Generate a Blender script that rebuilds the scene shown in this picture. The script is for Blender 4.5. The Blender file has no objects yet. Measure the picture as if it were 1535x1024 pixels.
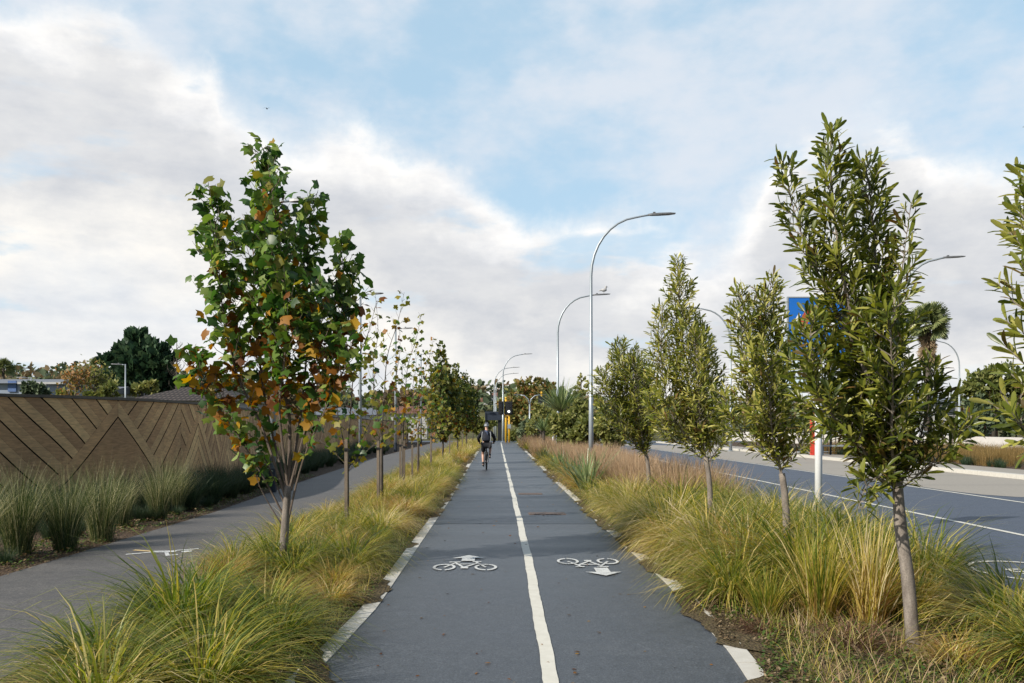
import bpy, math, random
import numpy as np
from mathutils import Vector, Matrix
random.seed(11); RNG = np.random.default_rng(11)
R = math.radians
F = 1279.0; VX = 747.0; VY = 640.0; CH = 1.7      # focal length in photo pixels, vanishing point, eye height
scene = bpy.context.scene
COL = scene.collection

def at(px, py, Y): return Vector(((px-VX)*Y/F, Y, CH-(py-VY)*Y/F))
def gd(px, py):
    Y = F*CH/(py-VY); return Vector(((px-VX)*Y/F, Y, 0))
def YG(py): return F*CH/(py-VY)

# ------------------------------------------------------------------ materials
def newmat(name):
    m = bpy.data.materials.new(name); m.use_nodes = True
    nt = m.node_tree; nt.nodes.clear()
    out = nt.nodes.new('ShaderNodeOutputMaterial')
    return m, nt, out
def nd(nt, typ, **kw):
    n = nt.nodes.new(typ)
    for k, v in kw.items():
        if k.startswith('i_'): n.inputs[int(k[2:]) if k[2:].isdigit() else k[2:].replace('_', ' ')].default_value = v
        else: setattr(n, k, v)
    return n
def ramp(nt, stops, fac, interp='LINEAR'):
    n = nt.nodes.new('ShaderNodeValToRGB'); cr = n.color_ramp; cr.interpolation = interp
    while len(cr.elements) > 1: cr.elements.remove(cr.elements[-1])
    cr.elements[0].position = stops[0][0]; cr.elements[0].color = (*stops[0][1], 1)
    for p, c in stops[1:]:
        e = cr.elements.new(p); e.color = (*c, 1)
    nt.links.new(fac, n.inputs[0]); return n.outputs[0]
def noise(nt, scale, detail=4, rough=.55, vec=None, stretch=None, obj=True):
    n = nt.nodes.new('ShaderNodeTexNoise'); n.inputs['Scale'].default_value = scale
    n.inputs['Detail'].default_value = detail; n.inputs['Roughness'].default_value = rough
    if vec is None:
        if obj: vec = nt.nodes.new('ShaderNodeTexCoord').outputs['Object']
        else: vec = nt.nodes.new('ShaderNodeNewGeometry').outputs['Position']
    if stretch:
        mp = nt.nodes.new('ShaderNodeMapping'); mp.inputs['Scale'].default_value = stretch
        nt.links.new(vec, mp.inputs[0]); vec = mp.outputs[0]
    nt.links.new(vec, n.inputs['Vector']); return n.outputs['Fac']
def mixc(nt, fac, a, b, blend='MIX'):
    n = nt.nodes.new('ShaderNodeMix'); n.data_type = 'RGBA'; n.blend_type = blend
    for s, v in ((n.inputs[0], fac), (n.inputs[6], a), (n.inputs[7], b)):
        if hasattr(v, 'is_linked'): nt.links.new(v, s)
        elif isinstance(v, (int, float)): s.default_value = v
        else: s.default_value = (*v, 1)
    return n.outputs[2]
def mth(nt, op, a, b=0.0, c=None, clamp=False):
    n = nt.nodes.new('ShaderNodeMath'); n.operation = op; n.use_clamp = clamp
    for i, v in enumerate((a, b, c)):
        if v is None: continue
        if hasattr(v, 'is_linked'): nt.links.new(v, n.inputs[i])
        else: n.inputs[i].default_value = v
    return n.outputs[0]
def bsdf(nt, out, col, rough=.7, spec=.5, metal=0.0, bump=None, bstr=.3, bdist=.01, normal=None):
    b = nt.nodes.new('ShaderNodeBsdfPrincipled')
    for s, v in ((b.inputs['Base Color'], col), (b.inputs['Roughness'], rough)):
        if hasattr(v, 'is_linked'): nt.links.new(v, s)
        elif isinstance(v, (int, float)): s.default_value = v
        else: s.default_value = (*v, 1)
    b.inputs['Metallic'].default_value = metal
    b.inputs['Specular IOR Level'].default_value = spec
    if bump is not None:
        bp = nt.nodes.new('ShaderNodeBump'); bp.inputs['Strength'].default_value = bstr; bp.inputs['Distance'].default_value = bdist
        nt.links.new(bump, bp.inputs['Height']); nt.links.new(bp.outputs[0], b.inputs['Normal'])
    nt.links.new(b.outputs[0], out.inputs[0]); return b
def simple(name, col, rough=.6, spec=.5, metal=0, var=.15, scale=8, bstr=.0):
    m, nt, out = newmat(name)
    f = noise(nt, scale, 5)
    c = ramp(nt, [(.25, tuple(max(0, x*(1-var)) for x in col)), (.75, tuple(min(1, x*(1+var)) for x in col))], f)
    bsdf(nt, out, c, rough, spec, metal, f if bstr else None, bstr)
    return m
def leafmat(name, stops, trans=.35, rough=.45, spec=.4, objvar=.25, tip=None):
    """Leaf colour picked per leaf (random per island) plus a shift per plant."""
    m, nt, out = newmat(name)
    g = nt.nodes.new('ShaderNodeNewGeometry'); oi = nt.nodes.new('ShaderNodeObjectInfo')
    f = mth(nt, 'MULTIPLY_ADD', mth(nt, 'SUBTRACT', oi.outputs['Random'], .5), objvar, g.outputs['Random Per Island'], clamp=True)
    c = ramp(nt, stops, f)
    n = noise(nt, 30, 2)
    c = mixc(nt, mth(nt, 'MULTIPLY', n, .14), c, (.02, .02, .01))
    b = nt.nodes.new('ShaderNodeBsdfPrincipled'); nt.links.new(c, b.inputs['Base Color'])
    b.inputs['Roughness'].default_value = rough; b.inputs['Specular IOR Level'].default_value = spec
    t = nt.nodes.new('ShaderNodeBsdfTranslucent')
    hs = nt.nodes.new('ShaderNodeHueSaturation'); hs.inputs['Saturation'].default_value = 1.1; hs.inputs['Value'].default_value = 1.5
    nt.links.new(c, hs.inputs['Color']); nt.links.new(hs.outputs[0], t.inputs[0])
    mx = nt.nodes.new('ShaderNodeMixShader'); mx.inputs[0].default_value = trans
    nt.links.new(b.outputs[0], mx.inputs[1]); nt.links.new(t.outputs[0], mx.inputs[2]); nt.links.new(mx.outputs[0], out.inputs[0])
    return m

def asphalt(name, c0, c1, rough=(.38, .62), agg=70, band=True):
    m, nt, out = newmat(name)
    pos = nt.nodes.new('ShaderNodeNewGeometry').outputs['Position']
    fine = noise(nt, agg, 3, .75, pos); grit = noise(nt, agg*3.2, 2, .6, pos); mid = noise(nt, 6, 6, .65, pos); big = noise(nt, .7, 5, .55, pos, (.3, 1.7, 1))
    v = nt.nodes.new('ShaderNodeTexVoronoi'); v.inputs['Scale'].default_value = agg*1.3; nt.links.new(pos, v.inputs['Vector'])
    c = ramp(nt, [(.3, c0), (.7, c1)], big)
    c = mixc(nt, 1.0, c, ramp(nt, [(.3, (.5, .5, .51)), (.5, (.95, .95, .95)), (.7, (1.65, 1.62, 1.58))], fine), 'MULTIPLY')
    c = mixc(nt, .55, c, ramp(nt, [(0, (.6, .6, .6)), (.75, (1.1, 1.1, 1.1)), (1, (1.9, 1.85, 1.8))], v.outputs['Color']), 'MULTIPLY')
    c = mixc(nt, .8, c, ramp(nt, [(.3, (.75, .75, .76)), (.7, (1.2, 1.18, 1.14))], mid), 'MULTIPLY')
    r = mth(nt, 'MULTIPLY_ADD', big, (rough[1]-rough[0])*2.0, rough[0]-(rough[1]-rough[0])*.5)
    r = mth(nt, 'MULTIPLY_ADD', mid, .2, r)
    bsdf(nt, out, c, r, .5, 0, mth(nt, 'ADD', fine, grit), .5, .006)
    return m
def paint(name, base, wear, amount=.5):
    m, nt, out = newmat(name)
    pos = nt.nodes.new('ShaderNodeNewGeometry').outputs['Position']
    f = noise(nt, 42, 6, .7, pos); g = noise(nt, 3, 4, .6, pos)
    k = ramp(nt, [(amount, (0, 0, 0)), (amount+.1, (1, 1, 1))], mth(nt, 'MULTIPLY_ADD', g, .45, mth(nt, 'MULTIPLY', f, .62)))
    c = mixc(nt, k, base, wear)
    c = mixc(nt, .5, c, ramp(nt, [(.3, (.75, .74, .7)), (.7, (1.05, 1.05, 1.05))], noise(nt, 9, 5, .6, pos)), 'MULTIPLY')
    bsdf(nt, out, c, .65, .4, 0, f, .2, .003)
    return m

M = {}
M['path'] = asphalt('path_asphalt', (.052, .060, .073), (.076, .086, .1), (.24, .5))
M['path_dark'] = asphalt('path_dark_tone', (.025, .032, .044), (.038, .047, .061), (.24, .46))
M['road'] = asphalt('road_asphalt', (.042, .056, .085), (.06, .076, .108), (.42, .6), 60)
M['footpath'] = asphalt('footpath_chip', (.078, .074, .072), (.108, .103, .098), (.5, .7), 60)
M['paint'] = paint('white_road_paint', (.60, .58, .51), (.22, .215, .2), .64)
M['paint_worn'] = paint('worn_white_paint', (.56, .57, .56), (.13, .14, .15), .56)
M['paint_yellow'] = paint('stained_paint', (.62, .45, .22), (.14, .13, .12), .66)
M['kerb'] = paint('kerb_concrete', (.53, .51, .46), (.25, .22, .18), .72)
M['concrete'] = paint('bay_concrete', (.29, .262, .222), (.22, .2, .17), .6)
M['white_wall'] = simple('white_concrete', (.55, .525, .49), .8, .3, var=.08, scale=1.2)
def soil(name, a, b, c3):
    m, nt, out = newmat(name)
    pos = nt.nodes.new('ShaderNodeNewGeometry').outputs['Position']
    v = nt.nodes.new('ShaderNodeTexVoronoi'); v.inputs['Scale'].default_value = 38; nt.links.new(pos, v.inputs['Vector'])
    f = noise(nt, 22, 6, .7, pos)
    c = ramp(nt, [(.3, a), (.5, b), (.7, c3)], f)
    c = mixc(nt, .55, c, ramp(nt, [(0, (.5, .45, .4)), (1, (1.5, 1.4, 1.3))], v.outputs['Color']), 'MULTIPLY')
    bsdf(nt, out, c, .9, .2, 0, mth(nt, 'ADD', f, v.outputs['Distance']), .9, .03)
    return m
M['mulch'] = soil('bark_mulch', (.035, .025, .018), (.085, .06, .042), (.18, .13, .088))
M['dirt'] = soil('verge_dirt', (.06, .05, .028), (.11, .085, .05), (.1, .1, .035))
M['field'] = soil('far_ground', (.06, .07, .025), (.09, .09, .035), (.12, .11, .05))
def bark(name, a, b, sc=14):
    m, nt, out = newmat(name)
    f = noise(nt, sc, 6, .65, None, (1, 1, .35)); g = noise(nt, 90, 3, .6)
    c = ramp(nt, [(.3, a), (.7, b)], f)
    c = mixc(nt, .6, c, ramp(nt, [(.35, (.6, .6, .6)), (.6, (1.15, 1.15, 1.15))], g), 'MULTIPLY')
    bsdf(nt, out, c, .85, .25, 0, f, .5, .01)
    return m
M['bark'] = bark('grey_bark', (.12, .10, .085), (.27, .235, .20))
M['bark_red'] = bark('red_brown_bark', (.085, .065, .052), (.19, .15, .12))
M['bark_dark'] = bark('dark_bark', (.05, .042, .034), (.12, .1, .08))
M['stake'] = bark('weathered_stake_timber', (.11, .088, .066), (.21, .17, .13), 9)
M['strap'] = simple('black_webbing', (.015, .015, .017), .7)
M['tulip_green'] = leafmat('tulip_leaf_green', [(0, (.022, .06, .016)), (.4, (.06, .135, .024)), (.75, (.13, .22, .035)), (1, (.26, .33, .08))], .38, .42, .45)
M['tulip_autumn'] = leafmat('tulip_leaf_autumn', [(0, (.10, .035, .012)), (.35, (.2, .075, .015)), (.7, (.36, .16, .02)), (1, (.45, .27, .03))], .4, .5, .3)
M['tulip_far'] = leafmat('tulip_leaf_olive', [(0, (.035, .06, .016)), (.4, (.075, .11, .024)), (.75, (.13, .155, .034)), (1, (.22, .21, .05))], .3, .5, .3)
M['tulip_lime'] = leafmat('tulip_leaf_lime', [(0, (.09, .11, .02)), (.5, (.19, .19, .03)), (.85, (.3, .25, .04)), (1, (.32, .16, .03))], .4, .5, .3)
M['rewa'] = leafmat('narrow_olive_leaf', [(0, (.05, .072, .012)), (.35, (.14, .17, .024)), (.7, (.275, .28, .042)), (1, (.48, .44, .13))], .36, .36, .5)
M['rewa_rust'] = leafmat('old_rust_leaf', [(0, (.08, .06, .02)), (.6, (.16, .11, .03)), (1, (.2, .1, .03))], .3, .5, .35)
M['sedge'] = leafmat('golden_sedge_blade', [(0, (.08, .13, .018)), (.28, (.23, .245, .03)), (.55, (.48, .39, .065)), (.82, (.62, .48, .16)), (1, (.72, .6, .36))], .42, .5, .35, .75)
M['sedge_green'] = leafmat('green_sedge_blade', [(0, (.085, .13, .018)), (.4, (.19, .225, .03)), (.75, (.34, .33, .06)), (1, (.6, .5, .22))], .42, .45, .4, .6)
M['sedge_rust'] = leafmat('rusty_sedge_blade', [(0, (.17, .14, .03)), (.4, (.36, .25, .06)), (.75, (.48, .33, .12)), (1, (.36, .18, .07))], .4, .55, .3, .4)
M['deadred'] = leafmat('dead_red_blade', [(0, (.05, .025, .018)), (.6, (.13, .06, .04)), (1, (.28, .16, .09))], .2, .6, .2, .2)
M['feather'] = leafmat('feather_grass_blade', [(0, (.035, .065, .014)), (.6, (.07, .105, .024)), (.9, (.13, .15, .05)), (1, (.3, .27, .13))], .3, .5, .3, .2)
M['feathertip'] = leafmat('feather_grass_head', [(0, (.16, .18, .07)), (.5, (.36, .34, .16)), (1, (.6, .53, .32))], .35, .5, .3, .2)
M['darksedge'] = leafmat('dark_sedge_blade', [(0, (.02, .045, .022)), (.6, (.042, .075, .035)), (1, (.1, .12, .055))], .25, .5, .35, .3)
M['drygrass'] = leafmat('dry_grass_blade', [(0, (.26, .17, .1)), (.5, (.41, .28, .17)), (1, (.54, .4, .26))], .35, .6, .2, .3)
M['flax'] = leafmat('flax_blade', [(0, (.08, .13, .045)), (.6, (.16, .22, .08)), (1, (.3, .34, .15))], .2, .35, .5, .3)
M['reed'] = leafmat('gold_reed_blade', [(0, (.15, .11, .04)), (.5, (.26, .17, .06)), (1, (.36, .25, .11))], .3, .6, .2, .3)
M['weed'] = leafmat('ground_weed_leaf', [(0, (.04, .09, .015)), (.5, (.09, .15, .025)), (.8, (.15, .14, .04)), (1, (.2, .12, .06))], .3, .5, .3, .2)
M['litter'] = leafmat('leaf_litter', [(0, (.05, .035, .02)), (.5, (.14, .095, .05)), (1, (.3, .23, .14))], .1, .7, .2, .2)
M['conifer'] = leafmat('dark_conifer_spray', [(0, (.022, .05, .028)), (.6, (.045, .09, .046)), (1, (.095, .15, .075))], .2, .6, .25, .1)
M['bush'] = leafmat('olive_bush_leaf', [(0, (.1, .125, .035)), (.6, (.2, .215, .06)), (1, (.33, .31, .11))], .35, .5, .3, .4)
M['oak'] = leafmat('autumn_oak_leaf', [(0, (.15, .14, .045)), (.4, (.22, .18, .06)), (.65, (.32, .18, .065)), (1, (.42, .21, .08))], .3, .6, .2, .4)
M['fardark'] = leafmat('far_dark_leaf', [(0, (.06, .085, .045)), (.6, (.105, .14, .075)), (1, (.17, .2, .11))], .15, .6, .2, .4)
M['faroak'] = leafmat('far_autumn_leaf', [(0, (.12, .11, .06)), (.6, (.2, .15, .085)), (1, (.28, .185, .1))], .15, .6, .2, .4)
M['palm'] = leafmat('palm_frond', [(0, (.09, .12, .045)), (.6, (.17, .2, .075)), (1, (.26, .27, .11))], .2, .5, .3, .2)
M['palmdead'] = leafmat('dead_palm_frond', [(0, (.17, .125, .075)), (1, (.36, .27, .17))], .2, .7, .2, .2)
M['galv'] = simple('galvanised_steel', (.33, .37, .40), .42, .5, .35, .1, 3)
M['lamphead'] = simple('grey_lamp_casting', (.12, .125, .13), .45, .5, .2)
M['whitepole'] = simple('white_painted_steel', (.74, .76, .78), .4, .5, 0, .05)
M['yellow'] = simple('yellow_signal_paint', (.62, .36, .02), .45, .5, 0, .08)
M['black'] = simple('black_plastic', (.014, .015, .017), .5, .4)
M['darkblue'] = simple('dark_blue_panel', (.022, .03, .045), .5, .4)
M['blue'] = simple('blue_sign_face', (.012, .14, .52), .35, .5, 0, .05)
M['white'] = simple('white_reflective', (.8, .8, .8), .4, .5, 0, .03)
M['signred'] = simple('sign_red', (.45, .06, .04), .4, .5, 0, .05)
M['red'] = simple('red_panel_paint', (.55, .05, .03), .45, .5)
M['glass'] = simple('dark_window_glass', (.03, .04, .05), .08, .6, 0, .1)
M['render'] = simple('pale_blue_render', (.24, .28, .34), .8, .3, 0, .06, 2)
M['weather'] = simple('white_weatherboard', (.42, .42, .41), .7, .3, 0, .06, 2)
M['greyroof'] = simple('grey_metal_roof', (.12, .13, .15), .5, .4, .1, .08, 1.5)
M['redroof'] = simple('red_brown_roof', (.16, .075, .05), .8, .3, 0, .15, 4)
M['rust'] = simple('rusty_iron', (.14, .10, .08), .7, .4, .3, .3, 30, .3)
M['skin'] = simple('skin', (.5, .3, .22), .5, .4, 0, .05)
M['jacket'] = simple('black_jersey', (.012, .013, .017), .75, .3, 0, .3)
M['helmet'] = simple('grey_helmet', (.22, .24, .27), .35, .5)
M['bag'] = simple('slate_backpack', (.013, .016, .026), .7, .3, 0, .3, 20)
M['strapgrey'] = simple('grey_strap', (.3, .32, .34), .7, .3)
M['tyre'] = simple('tyre_rubber', (.02, .02, .021), .8, .3)
M['alloy'] = simple('alloy', (.5, .5, .52), .35, .5, .7)
M['carwhite'] = simple('white_car_paint', (.7, .7, .7), .25, .6, 0, .02)
M['bird'] = simple('dark_feathers', (.03, .03, .033), .8)
M['birdpale'] = simple('pale_feathers', (.4, .4, .4), .8)
m, nt, out = newmat('lit_signal_lamp'); e = nd(nt, 'ShaderNodeEmission'); e.inputs[0].default_value = (.95, 1, .95, 1); e.inputs[1].default_value = 2.5
nt.links.new(e.outputs[0], out.inputs[0]); M['lit'] = m
m, nt, out = newmat('lit_green_lamp'); e = nd(nt, 'ShaderNodeEmission'); e.inputs[0].default_value = (.02, .8, .4, 1); e.inputs[1].default_value = 1.2
nt.links.new(e.outputs[0], out.inputs[0]); M['litgreen'] = m
# timber boards: colour differs board by board
m, nt, out = newmat('fence_board_timber')
g = nt.nodes.new('ShaderNodeNewGeometry')
att = nd(nt, 'ShaderNodeAttribute', attribute_name='board')
c = ramp(nt, [(0, (.27, .17, .1)), (.45, (.42, .265, .145)), (.7, (.52, .35, .19)), (1, (.6, .43, .23))], att.outputs['Fac'])
grain = noise(nt, 6, 6, .65, g.outputs['Position'], (1, 1, 5)); big = noise(nt, .8, 4, .6, g.outputs['Position'])
c = mixc(nt, .8, c, ramp(nt, [(.3, (.72, .72, .72)), (.7, (1.5, 1.46, 1.36))], grain), 'MULTIPLY')
c = mixc(nt, .5, c, ramp(nt, [(.35, (.72, .74, .78)), (.65, (1.3, 1.26, 1.18))], big), 'MULTIPLY')
bsdf(nt, out, c, .85, .2, 0, grain, .3, .004); M['board'] = m
M['gap_shade'] = simple('fence_gap_shade', (.022, .015, .012), .9, .2)  # shade of the gaps painted as near-black on backing and board edges
M['capping'] = simple('fence_capping', (.13, .115, .095), .8, .2, 0, .2, 5)
m, nt, out = newmat('brown_roof_tiles')
tc = nt.nodes.new('ShaderNodeTexCoord')
w1 = nd(nt, 'ShaderNodeTexWave', wave_type='BANDS', bands_direction='X'); w1.inputs['Scale'].default_value = 1.1; nt.links.new(tc.outputs['Object'], w1.inputs[0])
w2 = nd(nt, 'ShaderNodeTexWave', wave_type='BANDS', bands_direction='Z'); w2.inputs['Scale'].default_value = 2.2; nt.links.new(tc.outputs['Object'], w2.inputs[0])
f = mth(nt, 'MULTIPLY', w1.outputs['Fac'], w2.outputs['Fac'])
c = ramp(nt, [(0, (.02, .016, .014)), (.4, (.055, .042, .036)), (1, (.09, .07, .06))], f)
bsdf(nt, out, c, .8, .3, 0, f, .6, .05); M['tiles'] = m

# ------------------------------------------------------------------ mesh builder
class MB:
    def __init__(s): s.v = []; s.f = []; s.m = []; s.mi = 0; s.att = []; s.av = 0.0
    def add(s, vs, fs):
        o = len(s.v); s.v += [tuple(v) for v in vs]
        for f in fs: s.f.append([i+o for i in f]); s.m.append(s.mi); s.att.append(s.av)
        return s
    def box(s, c, d, rot=0):
        cx, cy, cz = c; x, y, z = d[0]/2, d[1]/2, d[2]/2; ca, sa = math.cos(rot), math.sin(rot)
        vs = []
        for k in (-z, z):
            for i, j in ((-x, -y), (x, -y), (x, y), (-x, y)): vs.append((cx+i*ca-j*sa, cy+i*sa+j*ca, cz+k))
        return s.add(vs, [(0, 3, 2, 1), (4, 5, 6, 7), (0, 1, 5, 4), (1, 2, 6, 5), (2, 3, 7, 6), (3, 0, 4, 7)])
    def tube(s, pts, rad, n=8, cap=True):
        pts = [Vector(p) for p in pts]
        if not hasattr(rad, '__len__'): rad = [rad]*len(pts)
        vs = []; fs = []; up = None
        for i, p in enumerate(pts):
            t = (pts[min(i+1, len(pts)-1)]-pts[max(i-1, 0)])
            t = t.normalized() if t.length > 1e-9 else Vector((0, 0, 1))
            if up is None:
                a = t.cross(Vector((0, 1, 0)) if abs(t.y) < .9 else Vector((1, 0, 0))).normalized()
            else:
                a = (up-t*up.dot(t)); a = a.normalized() if a.length > 1e-6 else t.orthogonal().normalized()
            up = a; b = t.cross(a)
            for k in range(n):
                th = 2*math.pi*k/n; vs.append(p+(a*math.cos(th)+b*math.sin(th))*rad[i])
        for i in range(len(pts)-1):
            for k in range(n):
                fs.append((i*n+k, i*n+(k+1) % n, (i+1)*n+(k+1) % n, (i+1)*n+k))
        if cap: fs.append(tuple(range(n-1, -1, -1))); fs.append(tuple((len(pts)-1)*n+k for k in range(n)))
        return s.add(vs, fs)
    def prism(s, poly, z0, z1):
        n = len(poly); vs = [(x, y, z0) for x, y in poly]+[(x, y, z1) for x, y in poly]
        return s.add(vs, [tuple(range(n-1, -1, -1)), tuple(range(n, 2*n))]+[(i, (i+1) % n, n+(i+1) % n, n+i) for i in range(n)])
    def ball(s, c, r, nu=10, nv=7, sq=(1, 1, 1)):
        vs = [(c[0], c[1], c[2]-r*sq[2])]; fs = []
        for j in range(1, nv):
            ph = math.pi*j/nv
            for i in range(nu):
                th = 2*math.pi*i/nu
                vs.append((c[0]+r*sq[0]*math.sin(ph)*math.cos(th), c[1]+r*sq[1]*math.sin(ph)*math.sin(th), c[2]-r*sq[2]*math.cos(ph)))
        vs.append((c[0], c[1], c[2]+r*sq[2])); L = len(vs)-1
        for i in range(nu):
            fs.append((0, 1+(i+1) % nu, 1+i)); fs.append((L, L-nu+i, L-nu+(i+1) % nu))
            for j in range(nv-2):
                a = 1+j*nu; fs.append((a+i, a+(i+1) % nu, a+nu+(i+1) % nu, a+nu+i))
        return s.add(vs, fs)
    def build(s, name, mats, parent=None, smooth=False):
        if not isinstance(mats, (list, tuple)): mats = [mats]
        off = parent_loc(parent)
        me = bpy.data.meshes.new(name)
        me.from_pydata([(v[0]-off[0], v[1]-off[1], v[2]-off[2]) for v in s.v], [], s.f)
        for mm in mats: me.materials.append(mm)
        if len(mats) > 1: me.polygons.foreach_set('material_index', s.m)
        if any(s.att):
            a = me.attributes.new('board', 'FLOAT', 'FACE'); a.data.foreach_set('value', s.att)
        if smooth: me.polygons.foreach_set('use_smooth', [True]*len(s.f))
        me.update()
        return link(name, me, parent)
def parent_loc(p):
    v = Vector((0, 0, 0))
    while p is not None: v += p.location; p = p.parent
    return v
def link(name, me, parent=None):
    o = bpy.data.objects.new(name, me); COL.objects.link(o)
    if parent is not None: o.parent = parent
    return o
def tag(o, label, cat, group=None, kind=None):
    o['label'] = label; o['category'] = cat
    if group: o['group'] = group
    if kind: o['kind'] = kind
    return o
def struct(o): o['kind'] = 'structure'; return o
def empty(name, loc, label, cat, group=None):
    o = bpy.data.objects.new(name, None); COL.objects.link(o); o.location = loc; o.empty_display_size = .2
    return tag(o, label, cat, group)
def kids(o): return [c for c in bpy.data.objects if c.parent == o]
def copy_tree(o, parent=None, cache={}):
    c = o.copy(); COL.objects.link(c)
    if parent is not None: c.parent = parent
    for ch in CH_OF.get(o.name, None) or kids(o): copy_tree(ch, c)
    return c
CH_OF = {}

# ------------------------------------------------------------------ leaf clouds
def unit(a): return a/np.maximum(np.linalg.norm(a, axis=-1, keepdims=True), 1e-9)
TULIP = np.array([(0, 0, 0), (.3, -.06, -.06), (.54, .2, -.07), (.36, .46, .04), (.44, .84, -.08), (0, .76, .08), (-.44, .84, -.08), (-.36, .46, .04), (-.54, .2, -.07), (-.3, -.06, -.06)])
TULIP_F = [(0, 1, 2, 3), (0, 3, 4, 5), (0, 5, 6, 7), (0, 7, 8, 9)]
NARROW = np.array([(0, 0, 0), (.075, .3, .015), (.115, .65, -.02), (.075, .92, -.1), (0, 1.0, -.14), (-.075, .92, -.1), (-.115, .65, -.02), (-.075, .3, .015), (0, .33, -.025), (0, .65, -.055)])
NARROW_F = [(0, 1, 8), (0, 8, 7), (1, 2, 9, 8), (8, 9, 6, 7), (2, 3, 4, 9), (9, 4, 5, 6)]
OVAL = np.array([(0, 0, 0), (.25, .35, .06), (.2, .75, .02), (0, 1, -.05), (-.2, .75, .02), (-.25, .35, .06)])
OVAL_F = [(0, 1, 2, 3), (0, 3, 4, 5)]
SPRAY = np.array([(0, 0, 0), (.3, .25, .05), (.12, .45, 0), (.32, .7, .05), (0, 1.1, 0), (-.3, .75, .05), (-.13, .5, 0), (-.34, .3, .04)])
SPRAY_F = [(0, 1, 2), (0, 2, 6), (0, 6, 7), (2, 3, 4), (2, 4, 6), (6, 4, 5)]
def leaf_arrays(P, D, N, S, tv, tf):
    """Place a leaf template at every point P, stem direction D, blade normal about N, size S."""
    D = unit(D); X = unit(np.cross(D, N)); N2 = np.cross(X, D)
    V = P[:, None, :] + S[:, None, None]*(tv[None, :, 0, None]*X[:, None, :] + tv[None, :, 1, None]*D[:, None, :] + tv[None, :, 2, None]*N2[:, None, :])
    return V
def poly_mesh(name, groups, mats, parent=None, loc=None):
    """groups: list of (V[n,k,3], faces, matindex per leaf). Builds one mesh quickly."""
    off = np.array(parent_loc(parent)) if parent is not None else np.zeros(3)
    if loc is not None: off = np.array(loc)
    vs = []; loops = []; starts = []; totals = []; mi = []; vo = 0; lo = 0
    for V, tf, mm in groups:
        n, k, _ = V.shape
        if n == 0: continue
        vs.append(V.reshape(-1, 3)-off)
        base = np.arange(n)*k+vo
        for f in tf:
            L = len(f)
            idx = base[:, None]+np.array(f)[None, :]
            loops.append(idx.reshape(-1)); starts.append(lo+np.arange(n)*L); totals.append(np.full(n, L)); mi.append(np.broadcast_to(mm, (n,)))
            lo += n*L
        vo += n*k
    vs = np.concatenate(vs); loops = np.concatenate(loops); starts = np.concatenate(starts); totals = np.concatenate(totals); mi = np.concatenate(mi)
    me = bpy.data.meshes.new(name)
    me.vertices.add(len(vs)); me.vertices.foreach_set('co', vs.astype(np.float32).ravel())
    me.loops.add(len(loops)); me.loops.foreach_set('vertex_index', loops.astype(np.int32))
    me.polygons.add(len(starts)); me.polygons.foreach_set('loop_start', starts.astype(np.int32)); me.polygons.foreach_set('loop_total', totals.astype(np.int32))
    for mm in mats: me.materials.append(mm)
    me.polygons.foreach_set('material_index', mi.astype(np.int32))
    me.update(calc_edges=True); me.validate()
    return link(name, me, parent)

def blades(n, L, spread, lean0, lean1, width, base_r, seg=5, flat=.0, rng=RNG):
    """n arching grass blades growing from a disc of radius base_r: array n x 2*seg x 3."""
    az = rng.uniform(0, 2*np.pi, n); br = base_r*np.sqrt(rng.uniform(0, 1, n))
    baz = az+rng.normal(0, .7, n)
    bx = br*np.cos(baz); by = br*np.sin(baz)
    ln = rng.uniform(L[0], L[1], n); u = rng.uniform(0, 1, n)**spread
    a0 = lean0[0]+(lean0[1]-lean0[0])*u+rng.normal(0, .05, n); a1 = lean1[0]+(lean1[1]-lean1[0])*u+rng.normal(0, .12, n)
    w = rng.uniform(width[0], width[1], n)
    tw = az+np.pi/2+rng.normal(0, .5, n)
    V = np.zeros((n, 2*seg, 3)); r = np.zeros(n); z = np.zeros(n)+rng.uniform(-.02, .0, n); side = rng.normal(0, .12, n); sd = np.zeros(n)
    for i in range(seg):
        t = i/(seg-1)
        if i:
            a = a0+(a1-a0)*(t-.5/(seg-1))**1.5; st = ln/(seg-1)
            r = r+st*np.sin(a); z = z+st*np.cos(a); sd = sd+side*st*t
        ww = w*(1-.92*t**2.2)*(.65+.35*min(1, t*3))/2
        cx = bx+r*np.cos(az)-sd*np.sin(az); cy = by+r*np.sin(az)+sd*np.cos(az)
        V[:, 2*i, 0] = cx+ww*np.cos(tw); V[:, 2*i, 1] = cy+ww*np.sin(tw); V[:, 2*i, 2] = np.maximum(z, .004)
        V[:, 2*i+1, 0] = cx-ww*np.cos(tw); V[:, 2*i+1, 1] = cy-ww*np.sin(tw); V[:, 2*i+1, 2] = np.maximum(z, .004)
    faces = [(2*i, 2*i+1, 2*i+3, 2*i+2) for i in range(seg-1)]
    return V, faces

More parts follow.
